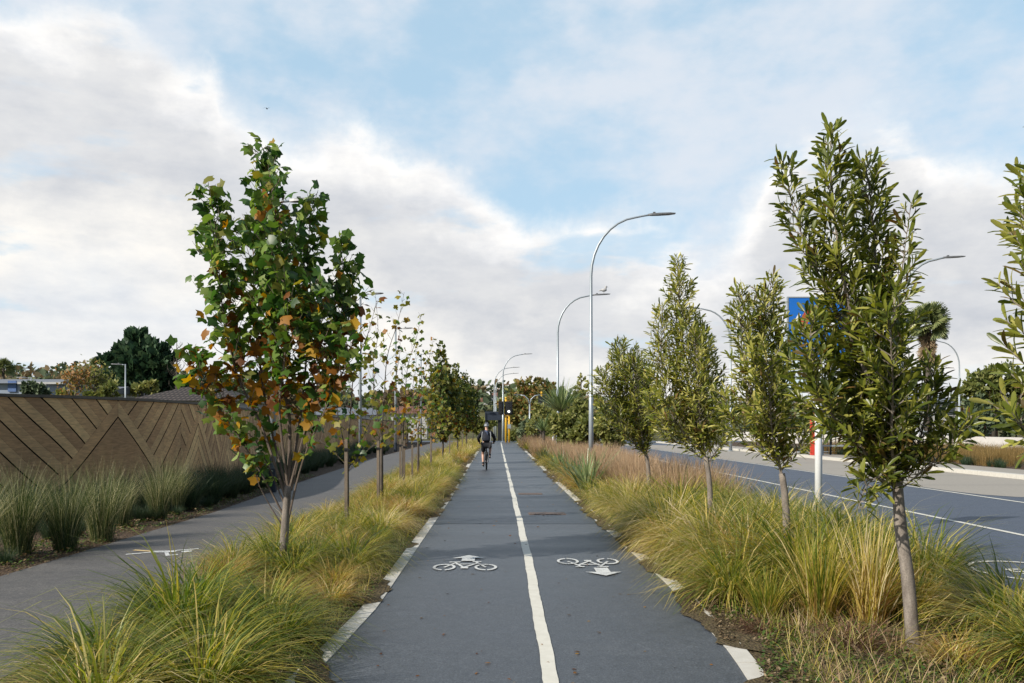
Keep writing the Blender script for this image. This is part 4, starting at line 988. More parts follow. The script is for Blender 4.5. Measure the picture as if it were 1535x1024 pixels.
mb = MB(); mb.add([sp(*q) for q in ((.16, .5), (.28, .52), (.4, .8), (.52, .74), (.5, .86), (.3, .84), (.2, .66))], [tuple(range(7))]); mb.build('emblem', M['signred'], e)
# traffic lights
def signal(px, by, top, Y, lab, heads, pole='yellow'):
    b = at(px, by, Y); b.z = 0; e = empty('traffic_light', b, lab, 'traffic light', 'signals at the crossing beyond the cyclist'); zt = at(0, top, Y).z
    mb = MB(); mb.tube([b+Vector((0, 0, -.05)), b+Vector((0, 0, zt))], .11, 10); mb.tube([b+Vector((0, 0, zt)), b+Vector((0, 0, zt+.2))], [.15, .1], 10); mb.tube([b+Vector((.36, 0, -.05)), b+Vector((.36, 0, zt-1.7))], .1, 10); mb.build('pole', M[pole], e, True)
    for dx, wx, lit in heads:
        zc = zt-1.0; hb = MB(); hb.box((b.x+dx, b.y-.3, zc), (wx, .3, 1.25)); hb.box((b.x+dx, b.y-.12, zc), (wx+.22, .02, 1.45)); h = hb.build('signal_head', M['black'], e)
        for k in range(3):
            mb = MB(); zz = zc+.38-.38*k; mb.tube([(b.x+dx, b.y-.455, zz), (b.x+dx, b.y-.47, zz)], [.13, .12], 12)
            mb.build('lens', M['lit'] if (lit and k == 2) else M['black'], h)
            mb = MB(); mb.tube([(b.x+dx-.15, b.y-.46, zz+.02), (b.x+dx-.1, b.y-.5, zz+.14), (b.x+dx+.1, b.y-.5, zz+.14), (b.x+dx+.15, b.y-.46, zz+.02)], .02, 5); mb.build('visor', M['black'], h)
    mb = MB(); mb.box((b.x+.35, b.y-.2, zt-3.0), (.35, .12, .45)); mb.build('button_box', M['galv'], e)
    return e
signal(758.5, 663, 598, 93, 'yellow signal pole with black heads and a lit white lamp, ahead of the cyclist', [(-.55, .32, False), (.3, .62, True)])
signal(812, 658, 590, 90, 'signal head with pale frame rising from the bushes right of the oak', [(0, .55, False)])
# small round sign on a pole, seen from behind
Y = 88; b = at(829, 0, Y); e = empty('road_sign', (b.x, Y, 0), 'round blue sign on a pale post beside the far bushes', 'road sign'); zc = at(0, 627, Y).z
mb = MB(); mb.tube([(b.x, Y, -.05), (b.x, Y, zc+.6)], .09, 8); mb.build('post', M['whitepole'], e)
mb = MB(); mb.tube([(b.x, Y+.1, zc), (b.x, Y+.13, zc)], .62, 20); mb.build('sign_plate', M['darkblue'], e)
# dark shelter
Y = 106; x0 = at(727, 0, Y).x; x1 = at(752, 0, Y).x; zt = at(0, 617, Y).z; zb = at(0, 630, Y).z
e = empty('bus_shelter', ((x0+x1)/2, Y, 0), 'dark framed open shelter beyond the crossing, behind the cyclist', 'shelter')
mb = MB(); mb.box(((x0+x1)/2, Y+.8, (zt+zb)/2), (x1-x0, 2.4, zt-zb)); mb.build('roof', M['darkblue'], e)
for xx in (x1-.25, x0+.2):
    mb = MB(); mb.box((xx, Y, zb/2), (.45 if xx > 0 else .3, .3, zb)); mb.build('post', M['black'], e)
    mb = MB(); mb.box((xx, Y+1.7, zb/2), (.3, .3, zb)); mb.build('post', M['black'], e)
# red shelter, railing and bench across the road
b = Vector((17.9, 48, .1)); e = empty('bus_stop', b, 'bus stop with a red panel across the road, seen under the evergreens', 'bus stop')
mb = MB(); mb.box((b.x-.1, b.y, 1.3), (.5, .12, 2.4)); mb.build('panel', M['red'], e)
mb = MB(); mb.box((b.x+1.5, b.y+.6, 2.6), (3.6, 1.6, .12)); mb.build('roof', M['black'], e)
for k in range(4): mb = MB(); mb.box((b.x+.3+k*.95, b.y+1.2, 1.32), (.08, .08, 2.44)); mb.build('post', M['black'], e)
mb = MB(); mb.box((b.x+1.5, b.y+.8, .62), (2.4, .4, .08)); mb.box((b.x+.6, b.y+.8, .34), (.08, .3, .48)); mb.box((b.x+2.4, b.y+.8, .34), (.08, .3, .48)); mb.build('seat', M['galv'], e)
e = empty('railing', (20, 50, .1), 'dark upright railing beside the bus stop across the road', 'railing')
mb = MB()
for k in range(36): mb.box((18.2+k*.24, 51.5, .75), (.04, .04, 1.3))
mb.build('baluster', M['black'], e)
mb = MB(); mb.box((22.4, 51.5, 1.42), (8.7, .07, .06)); mb.box((22.4, 51.5, .2), (8.7, .06, .05)); mb.build('rail', M['galv'], e)
# white barrier wall, golden reeds
mb = MB(); y = 36
e = empty('barrier_wall', (30, 36, 0), 'low white concrete wall behind the golden reeds across the road', 'wall')
while y < 112: mb.box((30, y+2, .52), (.24, 3.985, 1.14)); y += 4
mb.build('panel', M['white_wall'], e)
REED = [tussock_mesh('reed', [('reed', 240, (.75, 1.25), 1.0, (.0, .3), (.1, .7), (.006, .012), .4)], 210+i) for i in range(2)]
def mass2(name, me_list, n, xr, yr, sc, label, cat, wide=1.6, pick=110):
    allV = []; mats = [me_list[0].materials[0]]
    for i in range(n):
        y = RNG.uniform(*yr); a, b = xr(y); x = RNG.uniform(a, b); me = me_list[i % len(me_list)]
        co = np.zeros(len(me.vertices)*3, dtype=np.float32); me.vertices.foreach_get('co', co); V = co.reshape(-1, 10, 3)
        W = V[RNG.choice(len(V), min(len(V), pick), replace=False)]*RNG.uniform(*sc); th = RNG.uniform(0, 6.28); W2 = W.copy()
        W2[..., 0] = W[..., 0]*math.cos(th)-W[..., 1]*math.sin(th)+x; W2[..., 1] = W[..., 0]*math.sin(th)+W[..., 1]*math.cos(th)+y; W2[..., 2] += .05
        mid = (W2[:, 0::2]+W2[:, 1::2])/2; W2[:, 0::2] = mid+(W2[:, 0::2]-mid)*wide; W2[:, 1::2] = mid+(W2[:, 1::2]-mid)*wide
        allV.append((W2, [(2*k, 2*k+1, 2*k+3, 2*k+2) for k in range(4)], 0))
    return tag(poly_mesh(name, allV, mats), label, cat, None, 'stuff')
mass2('reeds', REED, 420, lambda y: (20.2, 29.3), (29, 56), (.55, .78), 'golden brown reeds in the bed across the road', 'reeds')
mass2('ground_cover', DSE, 150, lambda y: (19.7, 21.4), (26, 60), (.35, .55), 'low dark green plants edging the reeds across the road', 'plants', 2)
# parked white car
Y = 76; c = at(1394, 0, Y); e = empty('parked_car', (c.x, Y, 0), 'white car parked behind the evergreen near the white wall', 'car'); mb = MB()
prof = [(-2.1, .35), (-2.15, .75), (-1.95, .95), (-1.5, 1.0), (-.95, 1.42), (.55, 1.46), (1.35, 1.02), (2.0, .9), (2.15, .65), (2.1, .35)]
n = len(prof); vs = []
for yy, ins in ((-.86, 0), (.86, 0)):
    for x, z in prof: vs.append((c.x+x, Y+yy*(.86 if z > 1.1 else 1), z))
mb.add(vs, [tuple(range(n)), tuple(range(2*n-1, n-1, -1))]+[(i, n+i, n+(i+1) % n, (i+1) % n) for i in range(n)]); mb.build('body', M['carwhite'], e)
for a, b2 in (((-1.25, 1.05), (-.35, 1.36)), ((-.25, 1.05), (.6, 1.38)), ((.7, 1.05), (1.02, 1.2))):
    mb = MB(); mb.box((c.x+(a[0]+b2[0])/2, Y-.8, (a[1]+b2[1])/2), (b2[0]-a[0], .14, b2[1]-a[1])); mb.build('window', M['glass'], e)
for xx in (-1.3, 1.3):
    for yy in (-.78, .78): mb = MB(); mb.tube([(c.x+xx, Y+yy-.1, .32), (c.x+xx, Y+yy+.1, .32)], .32, 16); mb.build('wheel', M['tyre'], e)
# drain covers set in the path
for px, py, w, lab in [(820, 771, .72, 'nearer rusty drain cover set in the right lane'), (795, 741, .6, 'farther drain cover set in the right lane')]:
    p = gd(px, py); mb = MB(); mb.box((p.x, p.y, .0105), (w, .4, .011))
    for k in range(9): mb.box((p.x-w/2+w*(k+.5)/9, p.y, .018), (w/9*.5, .36, .006))
    tag(mb.build('drain_cover', M['rust']), lab, 'drain cover', 'drain covers in the cycle path')

# ------------------------------------------------------------------ background vegetation
def lobes_tree(name, lobes, Y, mat, size, n, lab, cat, grp=None, trunk=None, tv=OVAL, tf=OVAL_F, mat2=None, frac=.0, up=.2, bk='bark_dark'):
    """A crown of leaf clumps around several lobes given in picture pixels (px, py, r) at distance Y."""
    k = Y/F; xs = [l[0] for l in lobes]; ylo = max(l[1]+l[2] for l in lobes); cx = sum(xs)/len(xs) if trunk is None else trunk
    base = Vector((at(cx, 0, Y).x, Y, 0)); e = empty(name, base, lab, cat, grp)
    tot = sum(l[2]**2 for l in lobes); Ps, Ds, Ns = [], [], []
    tb = MB(); ztr = max(.5, min(at(0, l[1], Y).z for l in lobes)); h = max(at(0, l[1], Y).z for l in lobes)
    tb.tube([base+Vector((0, 0, -.1)), base+Vector((0, 0, ztr*.6)), base+Vector((0, 0, ztr))], [h*.035, h*.03, h*.025], 8); tb.build('trunk', M[bk], e, True)
    br = MB()
    for px, py, r in lobes:
        c = at(px, py, Y); R_ = r*k; c.y += RNG.uniform(-.6, .6)*R_; m_ = max(6, int(n*r*r/tot))
        br.tube([base+Vector((0, 0, ztr*.7)), base.lerp(c, .5)+Vector((0, 0, ztr*.45)), c], [h*.02, h*.014, h*.006], 5, False)
        # clumps on the shell of the lobe
        nc = max(5, m_//26); u = unit(RNG.normal(0, 1, (nc, 3))); rad = RNG.uniform(.45, 1.08, (nc, 1)); cc = np.array(c)+u*rad*R_*np.array([1, 1, .9])
        for q in range(nc):
            mm = max(4, m_//nc); off = RNG.normal(0, R_*.17, (mm, 3)); Ps.append(cc[q]+off); Ds.append(u[q]*(.6+up*.6)+RNG.normal(0, .6 if up < .5 else .32, (mm, 3))+np.array([0, 0, up])); Ns.append(u[q]+RNG.normal(0, .4, (mm, 3))+np.array([0, 0, .4]))
    br.build('branches', M[bk], e)
    P = np.concatenate(Ps); D = np.concatenate(Ds); N = np.concatenate(Ns); P[:, 2] = np.maximum(P[:, 2], .05)
    S = size*RNG.uniform(.6, 1.3, len(P)); V = leaf_arrays(P, D, N, S, tv, tf); mats = [M[mat]]+([M[mat2]] if mat2 else [])
    mi = (RNG.uniform(0, 1, len(P)) < frac).astype(int) if mat2 else np.zeros(len(P), int)
    poly_mesh('crown', [(V, tf, mi)], mats, e); return e
# big dark conifer left
co = [(207, 520, 12), (206, 508, 7), (196, 535, 16), (222, 535, 17), (185, 550, 15), (212, 555, 24), (236, 552, 15), (176, 572, 16), (200, 578, 22), (230, 578, 22), (250, 575, 14), (166, 545, 8), (245, 535, 7)]
lobes_tree('conifer', co, 95, 'conifer', 1.05, 6500, 'large dark spreading conifer behind the timber fence', 'tree', None, 210, SPRAY, SPRAY_F, None, 0, .7)
def bare(name, px, top, bot, w, Y, lab, mat='bark_dark', leaf=None, nl=0):
    k = Y/F; b = Vector((at(px, 0, Y).x, Y, 0)); e = empty(name, b, lab, 'tree'); rng = np.random.default_rng(int(px*7)); H = at(0, top, Y).z
    tr = MB(); tr.tube([b+Vector((0, 0, -.1)), b+Vector((0, 0, H*.5)), b+Vector((0, 0, H))], [H*.022, H*.015, .02], 6); tr.build('trunk', M[mat], e)
    br = MB(); tips = []
    for i in range(26):
        z = H*rng.uniform(.3, .95); a = rng.uniform(0, 6.28); L = w*k*.6*rng.uniform(.5, 1.1)*(1.2-z/H*.7)
        p0 = b+Vector((0, 0, z)); p1 = p0+Vector((math.cos(a)*L*.6, math.sin(a)*L*.6, L*.4)); p2 = p0+Vector((math.cos(a+.2)*L, math.sin(a+.2)*L, L*.9))
        br.tube([p0, p1, p2], [.05, .035, .015], 4, False); tips += [p1, p2]
        for q in range(4):
            s = p1.lerp(p2, rng.uniform(0, 1)); t_ = s+Vector(rng.normal(0, L*.25, 3))+Vector((0, 0, L*.2)); br.tube([s, t_], [.025, .012], 3, False); tips.append(t_)
    br.build('branches', M[mat], e)
    if leaf:
        P = np.array([tips[int(rng.integers(0, len(tips)))] for _ in range(nl)])+rng.normal(0, .25, (nl, 3)); V = leaf_arrays(P, rng.normal(0, 1, (nl, 3)), rng.normal(0, 1, (nl, 3)), rng.uniform(.12, .24, nl), OVAL, OVAL_F)
        poly_mesh('crown', [(V, OVAL_F, 0)], [M[leaf]], e)
bare('bare_tree', 265, 508, 600, 34, 90, 'leafless tree right of the dark conifer')
bare('bare_tree', 113, 560, 604, 44, 45, 'spreading half bare tree with orange leaves behind the fence', 'bark', 'oak', 800)
bare('bare_tree', 142, 560, 604, 46, 46, 'half bare tree with yellow green leaves left of the tiled roof', 'bark', 'bush', 1200)
lobes_tree('shrub', [(45, 585, 9), (58, 584, 10), (66, 590, 9)], 50, 'fardark', .3, 700, 'clipped dark green shrub between the pale house and fence', 'shrub')
lobes_tree('shrub', [(90, 594, 8), (100, 598, 8)], 46, 'bush', .28, 400, 'yellow green shrub behind the fence, right of the white bracket house', 'shrub')
lobes_tree('shrub', [(152, 596, 10), (136, 599, 8), (166, 585, 12)], 44, 'bush', .28, 800, 'yellow green shrub behind the fence left of the tiled roof', 'shrub')
lobes_tree('shrub', [(212, 583, 9), (224, 580, 9), (203, 587, 6)], 75, 'bush', .4, 600, 'olive shrub below the dark conifer beside the tiled roof', 'shrub')
lobes_tree('broadleaf_tree', [(255, 575, 13), (270, 572, 14), (285, 580, 12), (300, 570, 14)], 100, 'fardark', .6, 1100, 'dull green tree right of the dark conifer, above the tiled roof', 'tree')
# autumn oak ahead and other trees beyond the crossing
lobes_tree('oak_tree', [(795, 585, 18), (780, 600, 19), (812, 592, 19), (770, 622, 18), (795, 618, 24), (822, 612, 18), (760, 612, 11), (833, 630, 14), (806, 576, 8)], 125, 'oak', .7, 4200, 'big rounded autumn oak beyond the crossing', 'tree', None, 795, mat2='bush', frac=.45)
lobes_tree('broadleaf_tree', [(826, 588, 12), (836, 600, 13), (818, 582, 7), (846, 612, 10)], 160, 'fardark', 1.0, 900, 'dark tree showing behind the right side of the autumn oak', 'tree')
lobes_tree('broadleaf_tree', [(729, 633, 10), (722, 640, 9), (738, 636, 7), (714, 645, 8)], 112, 'bush', .5, 800, 'small green tree left of the dark shelter', 'tree')
lobes_tree('columnar_tree', [(871, 580, 6), (871, 595, 9), (870, 612, 12), (872, 630, 14), (871, 568, 3)], 62, 'bush', .28, 1500, 'pointed young tree left of the nearest street lamp', 'tree', None, 871, SPRAY, SPRAY_F, None, 0, .6)
BG = 'olive bushes beyond the lamp on the right verge'
for lb, Y, mt, lab in [([(812, 626, 15), (800, 640, 14), (824, 638, 16), (808, 612, 9)], 66, 'bush', 'olive bush below the framed signal head'), ([(848, 636, 18), (864, 628, 19), (852, 655, 16), (832, 640, 15), (870, 612, 12), (842, 630, 11)], 44, 'bush', 'broad olive bush around the spiky cabbage tree'), ([(882, 636, 14), (873, 655, 15), (892, 652, 12)], 40, 'bush', 'olive bush at the foot of the nearest street lamp'),
                       ([(792, 640, 11), (783, 648, 9), (800, 650, 9)], 78, 'fardark', 'dark green bush right of the yellow signal pole'), ([(908, 640, 13), (918, 655, 12)], 38, 'bush', 'bush behind the smallest evergreen'), ([(776, 652, 8), (768, 654, 6)], 96, 'bush', 'low yellowish bush at the foot of the yellow signal pole')]:
    lobes_tree('bush', lb, Y, mt, .26, 2400, lab, 'bush', BG)
# cabbage tree: spiky head
def spiky(px, py, Y, rad, n, lab, name='cabbage_tree', width=(.05, .09)):
    b = Vector((at(px, 0, Y).x, Y, 0)); zc = at(0, py, Y).z; e = empty(name, b, lab, 'tree'); mb = MB(); mb.tube([b+Vector((0, 0, -.1)), b+Vector((0, 0, zc))], [.13, .1], 8); mb.build('trunk', M['bark_dark'], e)
    V, fc = blades(n, (rad*.75, rad*1.15), .6, (.0, 1.25), (.05, 1.4), width, .08); V[..., 2] = V[..., 2]
    V2 = V.copy(); V2[..., 0] += b.x; V2[..., 1] += Y; V2[..., 2] += zc-.05; poly_mesh('crown', [(V2, fc, 0)], [M['flax']], e)
spiky(841, 616, 46, 1.75, 260, 'spiky cabbage tree head among the bushes left of the nearest lamp')
spiky(815, 645, 58, 1.3, 90, 'small cabbage tree at the edge of the far verge')
# palm across the road
def palm(px, top, Y, R_, lab, dead=True, nf=46):
    b = Vector((at(px, 0, Y).x, Y, 0)); zt = at(0, top, Y).z; e = empty('palm_tree', b, lab, 'palm tree'); mb = MB(); mb.tube([b+Vector((0, 0, -.1)), b+Vector((0, 0, zt*.5)), b+Vector((0, 0, zt))], [.3, .24, .22], 10); mb.build('trunk', M['bark_dark'], e, True)
    rng = np.random.default_rng(5); gs = []
    for kind, cnt, el in ((0, int(nf*1.3), (-.55, 1.45)), (1, int(nf*1.6) if dead else 0, (-1.5, -1.1))):
        for i in range(cnt):
            a = rng.uniform(0, 6.28); t = rng.uniform(*el); d = Vector((math.cos(a)*math.cos(t), math.sin(a)*math.cos(t), math.sin(t)))
            c = b+Vector((0, 0, zt-(rng.uniform(.1, 2.2) if kind else 0)))+d*R_*(.22 if kind else rng.uniform(.25, .62)); n_ = 18; ax = d.orthogonal().normalized(); bx = d.cross(ax)
            th = np.linspace(-1.25, 1.25, n_); sx = Vector((-math.sin(a), math.cos(a), 0)); ro = rng.normal(0, .9); sx = (sx*math.cos(ro)+d.cross(sx)*math.sin(ro)).normalized()
            D = np.array([d*math.cos(x)+sx*math.sin(x)+Vector((0, 0, -.15)) for x in th]); P = np.array([c]*n_); N = np.array([d.cross(sx)]*n_)+rng.normal(0, .2, (n_, 3))
            gs.append((leaf_arrays(P, D, N, np.full(n_, R_*(.5 if kind else .62)*rng.uniform(.8, 1.15)), NARROW*np.array([.42, 1, 1]), NARROW_F), NARROW_F, kind))
    poly_mesh('crown', gs, [M['palm'], M['palmdead']], e)
palm(1391, 487, 62, 1.5, 'tall fan palm with a skirt of dead fronds across the road')
palm(147, 548, 210, 2.2, 'distant palm on the skyline left of the dark conifer', False, 30)
palm(5, 553, 150, 1.8, 'distant palm on the skyline at the left edge', False, 26)
# trees behind the white wall, right
lobes_tree('broadleaf_tree', [(1480, 575, 22), (1500, 565, 20), (1460, 585, 16), (1520, 590, 22), (1545, 580, 26), (1450, 600, 12), (1495, 600, 20)], 92, 'bush', .6, 3200, 'broad olive tree behind the white wall, tallest on the right', 'tree', None, 1490)
lobes_tree('broadleaf_tree', [(1462, 630, 20), (1448, 640, 16), (1470, 610, 14)], 84, 'fardark', .5, 1600, 'dark tree left of the gabled house behind the white wall', 'tree')
lobes_tree('broadleaf_tree', [(1520, 630, 18), (1510, 640, 14), (1540, 635, 22)], 84, 'fardark', .5, 1600, 'dark tree right of the gabled house behind the white wall', 'tree')
lobes_tree('broadleaf_tree', [(1300, 640, 20), (1330, 635, 20), (1360, 640, 20), (1390, 630, 20), (1270, 645, 14)], 115, 'fardark', .7, 1800, 'low dark tree seen through the crown of the biggest evergreen', 'tree')
lobes_tree('broadleaf_tree', [(1130, 640, 18), (1160, 638, 18), (1195, 645, 16), (1020, 650, 12), (1060, 646, 14)], 125, 'fardark', .7, 1500, 'low dark tree across the road behind the forked evergreen', 'tree')
# left middle distance trees behind the fence
for i, (lb, mt, lab) in enumerate([([(500, 615, 16), (525, 605, 16), (545, 612, 14)], 'fardark', 'dark tree behind the fence right of the tulip tree'), ([(575, 600, 14), (600, 606, 16), (620, 600, 14)], 'faroak', 'brownish tree behind the fence between the footpath lamps'),
                                 ([(640, 600, 14), (660, 606, 14), (680, 612, 12)], 'fardark', 'dark tree behind the dense tulip trees'), ([(340, 590, 20), (370, 580, 20), (400, 596, 18)], 'fardark', 'dark tree seen through the tulip tree crown'), ([(440, 600, 18), (465, 606, 16)], 'faroak', 'brown tree behind the fence, right side of the tulip trunk')]):
    lobes_tree('broadleaf_tree', lb, 130+i*7, mt, .8, 1100, lab, 'tree')

# ------------------------------------------------------------------ houses
def house(name, x0, x1, Y, dep, zw, zr, wall, roof, lab, hip=0.0, windows=(), chimney=None, ax='x', ov=.4):
    e = empty(name, ((x0+x1)/2, Y, 0), lab, 'house'); mb = MB(); mb.box(((x0+x1)/2, Y+dep/2, zw/2), (x1-x0, dep, zw)); mb.build('wall', M[wall], e)
    mb = MB(); a, b, c, d = x0-ov, x1+ov, Y-ov, Y+dep+ov; my = Y+dep/2
    if ax == 'x': vs = [(a, c, zw), (b, c, zw), (b, d, zw), (a, d, zw), (a+hip, my, zr), (b-hip, my, zr)]; fs = [(0, 1, 5, 4), (2, 3, 4, 5), (1, 2, 5), (3, 0, 4), (3, 2, 1, 0)]
    else: mx = (x0+x1)/2; vs = [(a, c, zw), (b, c, zw), (b, d, zw), (a, d, zw), (mx, c+hip, zr), (mx, d-hip, zr)]; fs = [(0, 1, 4), (1, 2, 5, 4), (2, 3, 5), (3, 0, 4, 5), (3, 2, 1, 0)]
    mb.add(vs, fs); r = mb.build('roof', M[roof], e)
    for wx, wz, ww, wh in windows:
        mb = MB(); mb.box((wx, Y-.03, wz), (ww+.2, .1, wh+.2)); w = mb.build('window', M['weather'], e); mb = MB(); mb.box((wx, Y-.06, wz), (ww, .1, wh)); mb.build('pane', M['glass'], w)
    if chimney:
        mb = MB(); mb.box(chimney, (.7, .7, 1.6)); mb.build('chimney', M['weather'], r)
    return e
Y = 62; k = Y/F
x0, x1 = at(-120, 0, Y).x, at(72, 0, Y).x
e = house('house', x0, x1, Y, 8, at(0, 575, Y).z, at(0, 564, Y).z, 'render', 'greyroof', 'long pale blue house with a low grey roof at the left edge', 0, [(at(-40, 0, Y).x, 4.0, 1.4, 1.0)])
mb = MB(); mb.box((at(19, 0, Y).x, Y-.05, at(0, 579, Y).z), (.6, .1, .8)); mb.build('shutter', simple('blue_shutter', (.06, .12, .28), .6), e)
mb = MB(); bx = at(66, 0, Y).x; zt_ = at(0, 576, Y).z; mb.box((bx, Y-1.6, zt_/2), (.12, .12, zt_)); mb.box((bx+.6, Y-1.6, zt_), (3.2, .12, .14)); mb.tube([(bx, Y-1.6, zt_-1.1), (bx+1.0, Y-1.6, zt_-.1)], .05, 6); mb.build('bracket', M['weather'], e)
Y = 70; house('house', at(74, 0, Y).x, at(150, 0, Y).x, Y, 9, at(0, 588, Y).z, at(0, 576, Y).z, 'weather', 'greyroof', 'pale grey house behind the half bare trees', 0)
Y = 52; house('house', at(196, 0, Y).x, at(352, 0, Y).x, Y, 7.5, at(0, 601, Y).z, at(0, 576, Y).z, 'weather', 'tiles', 'house with a brown tiled hip roof just behind the fence', 2.4)
Y = 100; house('house', at(470, 0, Y).x, at(560, 0, Y).x, Y, 8, at(0, 622, Y).z, at(0, 610, Y).z, 'weather', 'greyroof', 'white house behind the fence, seen past the tulip trunk', 0, [(at(500, 0, Y).x, 2.0, 1.4, 1.0)])
Y = 120; house('house', at(585, 0, Y).x, at(640, 0, Y).x, Y, 8, at(0, 620, Y).z, at(0, 608, Y).z, 'weather', 'redroof', 'white house with a brown roof behind the footpath lamps', 1, [(at(600, 0, Y).x, 2.6, 1.4, 1.0)])
Y = 96; house('house', at(1474, 0, Y).x, at(1496, 0, Y).x, Y, 7, at(0, 635, Y).z, at(0, 621, Y).z, 'redroof', 'greyroof', 'small gabled house between dark trees behind the white wall', 0, [(at(1485, 0, Y).x, 1.4, .8, .8)], None, 'y', .35)
Y = 100; house('house', at(1330, 0, Y).x, at(1440, 0, Y).x, Y, 9, at(0, 604, Y).z, at(0, 590, Y).z, 'weather', 'greyroof', 'white house behind the palm, partly hidden by the evergreen', 1, [(at(1425, 0, Y).x, 3.6, .9, 1.0), (at(1410, 0, Y).x, 3.6, .9, 1.0)])
for px0, px1, tp, Y, lab in [(736, 752, 588, 330, 'white house high on the far hill beside the lamps'), (716, 731, 596, 320, 'pale house on the far hill left of the lamps'), (690, 708, 590, 350, 'pale house on the far hill behind the dense trees')]:
    z = at(0, tp, Y).z; house('house', at(px0, 0, Y).x, at(px1, 0, Y).x, Y, 8, z-1.6, z, 'weather', 'redroof', lab, .5, [(at((px0+px1)/2, 0, Y).x, z-3.2, 1.4, 1.2)])
# lamp posts of the streets behind the fence
for px, top, Y, lab in [(188, 546, 60, 'white lamp post in front of the dark conifer'), (47, 566, 58, 'thin pale post in front of the long blue house')]:
    b = Vector((at(px, 0, Y).x, Y, 0)); zt = at(0, top, Y).z; lamp(b, zt, .9, -1, .055, lab, 'lamps of the street behind the fence', True)
# ------------------------------------------------------------------ far hills with woods
mb = MB(); vs = []; fs = []; nx_ = 80
def ridge(px):
    return float(np.interp(px, [-900, -200, 0, 60, 130, 200, 300, 420, 560, 660, 720, 760, 800, 900, 1100, 1300, 1500, 1900, 2600], [570, 572, 566, 566, 562, 574, 580, 588, 600, 600, 592, 592, 600, 612, 616, 616, 612, 600, 600]))
for i in range(nx_+1):
    px = -900+3500*i/nx_
    for j, (Yd, f) in enumerate([(240, 0), (320, .55), (420, .95), (480, 1), (700, .6)]):
        p = at(px, 0, Yd); vs.append((p.x, Yd, -.5+f*(at(0, ridge(px), 450).z+.5)))
for i in range(nx_):
    for j in range(4): a = i*5+j; fs.append((a, a+5, a+6, a+1))
mb.add(vs, fs); struct(mb.build('far_hills', M['field'], None, True))
Ps, Mi = [], []
for q in range(420):
    px = RNG.uniform(-260, 1800); Yd = RNG.uniform(290, 470); f = float(np.interp(Yd, [240, 320, 420, 480], [0, .55, .95, 1])); z = f*at(0, ridge(px), 450).z; c = np.array([at(px, 0, Yd).x, Yd, z+RNG.uniform(1, 3)]); r = RNG.uniform(3, 6)
    m_ = 34; u = unit(RNG.normal(0, 1, (m_, 3))); Ps.append(c+u*r*RNG.uniform(.5, 1, (m_, 1))); Mi.append(np.full(m_, 1 if RNG.uniform() < .45 else 0))
P = np.concatenate(Ps); Mi = np.concatenate(Mi); n = len(P)
V = leaf_arrays(P, RNG.normal(0, 1, (n, 3)), RNG.normal(0, .6, (n, 3))+np.array([0, 0, 1]), RNG.uniform(1.6, 3.2, n), OVAL*np.array([1.5, 1, 1]), OVAL_F)
tag(poly_mesh('woods', [(V, OVAL_F, Mi)], [M['fardark'], M['faroak']]), 'green and brown woods covering the far hills along the horizon', 'woods', None, 'stuff')

# ------------------------------------------------------------------ birds
def bird(p, s, lab, flying):
    e = MB(); p = Vector(p)
    if flying:
        e.ball(p, .1*s, 8, 6, (.8, 1.8, .7)); e.ball(p+Vector((0, .2*s, .02)), .055*s, 7, 5)
        for d in (1, -1): e.add([p+Vector((d*.05*s, .08*s, .02)), p+Vector((d*.28*s, .1*s, .16*s)), p+Vector((d*.62*s, -.06*s, .05*s)), p+Vector((d*.3*s, -.1*s, .1*s)), p+Vector((d*.05*s, -.1*s, .0))], [(0, 1, 2, 3, 4)])
        e.add([p+Vector((-.03*s, -.15*s, 0)), p+Vector((.03*s, -.15*s, 0)), p+Vector((.09*s, -.34*s, 0)), p+Vector((-.09*s, -.34*s, 0))], [(0, 1, 2, 3)])
    else:
        e.tube([p, p+Vector((0, 0, .14*s))], .018*s, 5); e.ball(p+Vector((0, 0, .24*s)), .12*s, 8, 6, (1.6, .9, .9)); e.ball(p+Vector((.13*s, 0, .44*s)), .075*s, 8, 6)
        e.tube([p+Vector((.1*s, 0, .28*s)), p+Vector((.13*s, 0, .44*s))], [.07*s, .05*s], 7); e.tube([p+Vector((.19*s, 0, .44*s)), p+Vector((.28*s, 0, .42*s))], [.02*s, .005*s], 5); e.tube([p+Vector((-.1*s, 0, .24*s)), p+Vector((-.34*s, 0, .2*s))], [.06*s, .03*s], 6)
    o = e.build('bird', M['bird'] if flying else M['birdpale'], None, True); return tag(o, lab, 'bird')
bird(at(400, 163, 60), .55, 'small dark bird flying in the sky above the tulip tree', True)
bird(tipb+Vector((.55, 0, .06)), 1.0, 'bird perched on the head of the second street lamp', False)

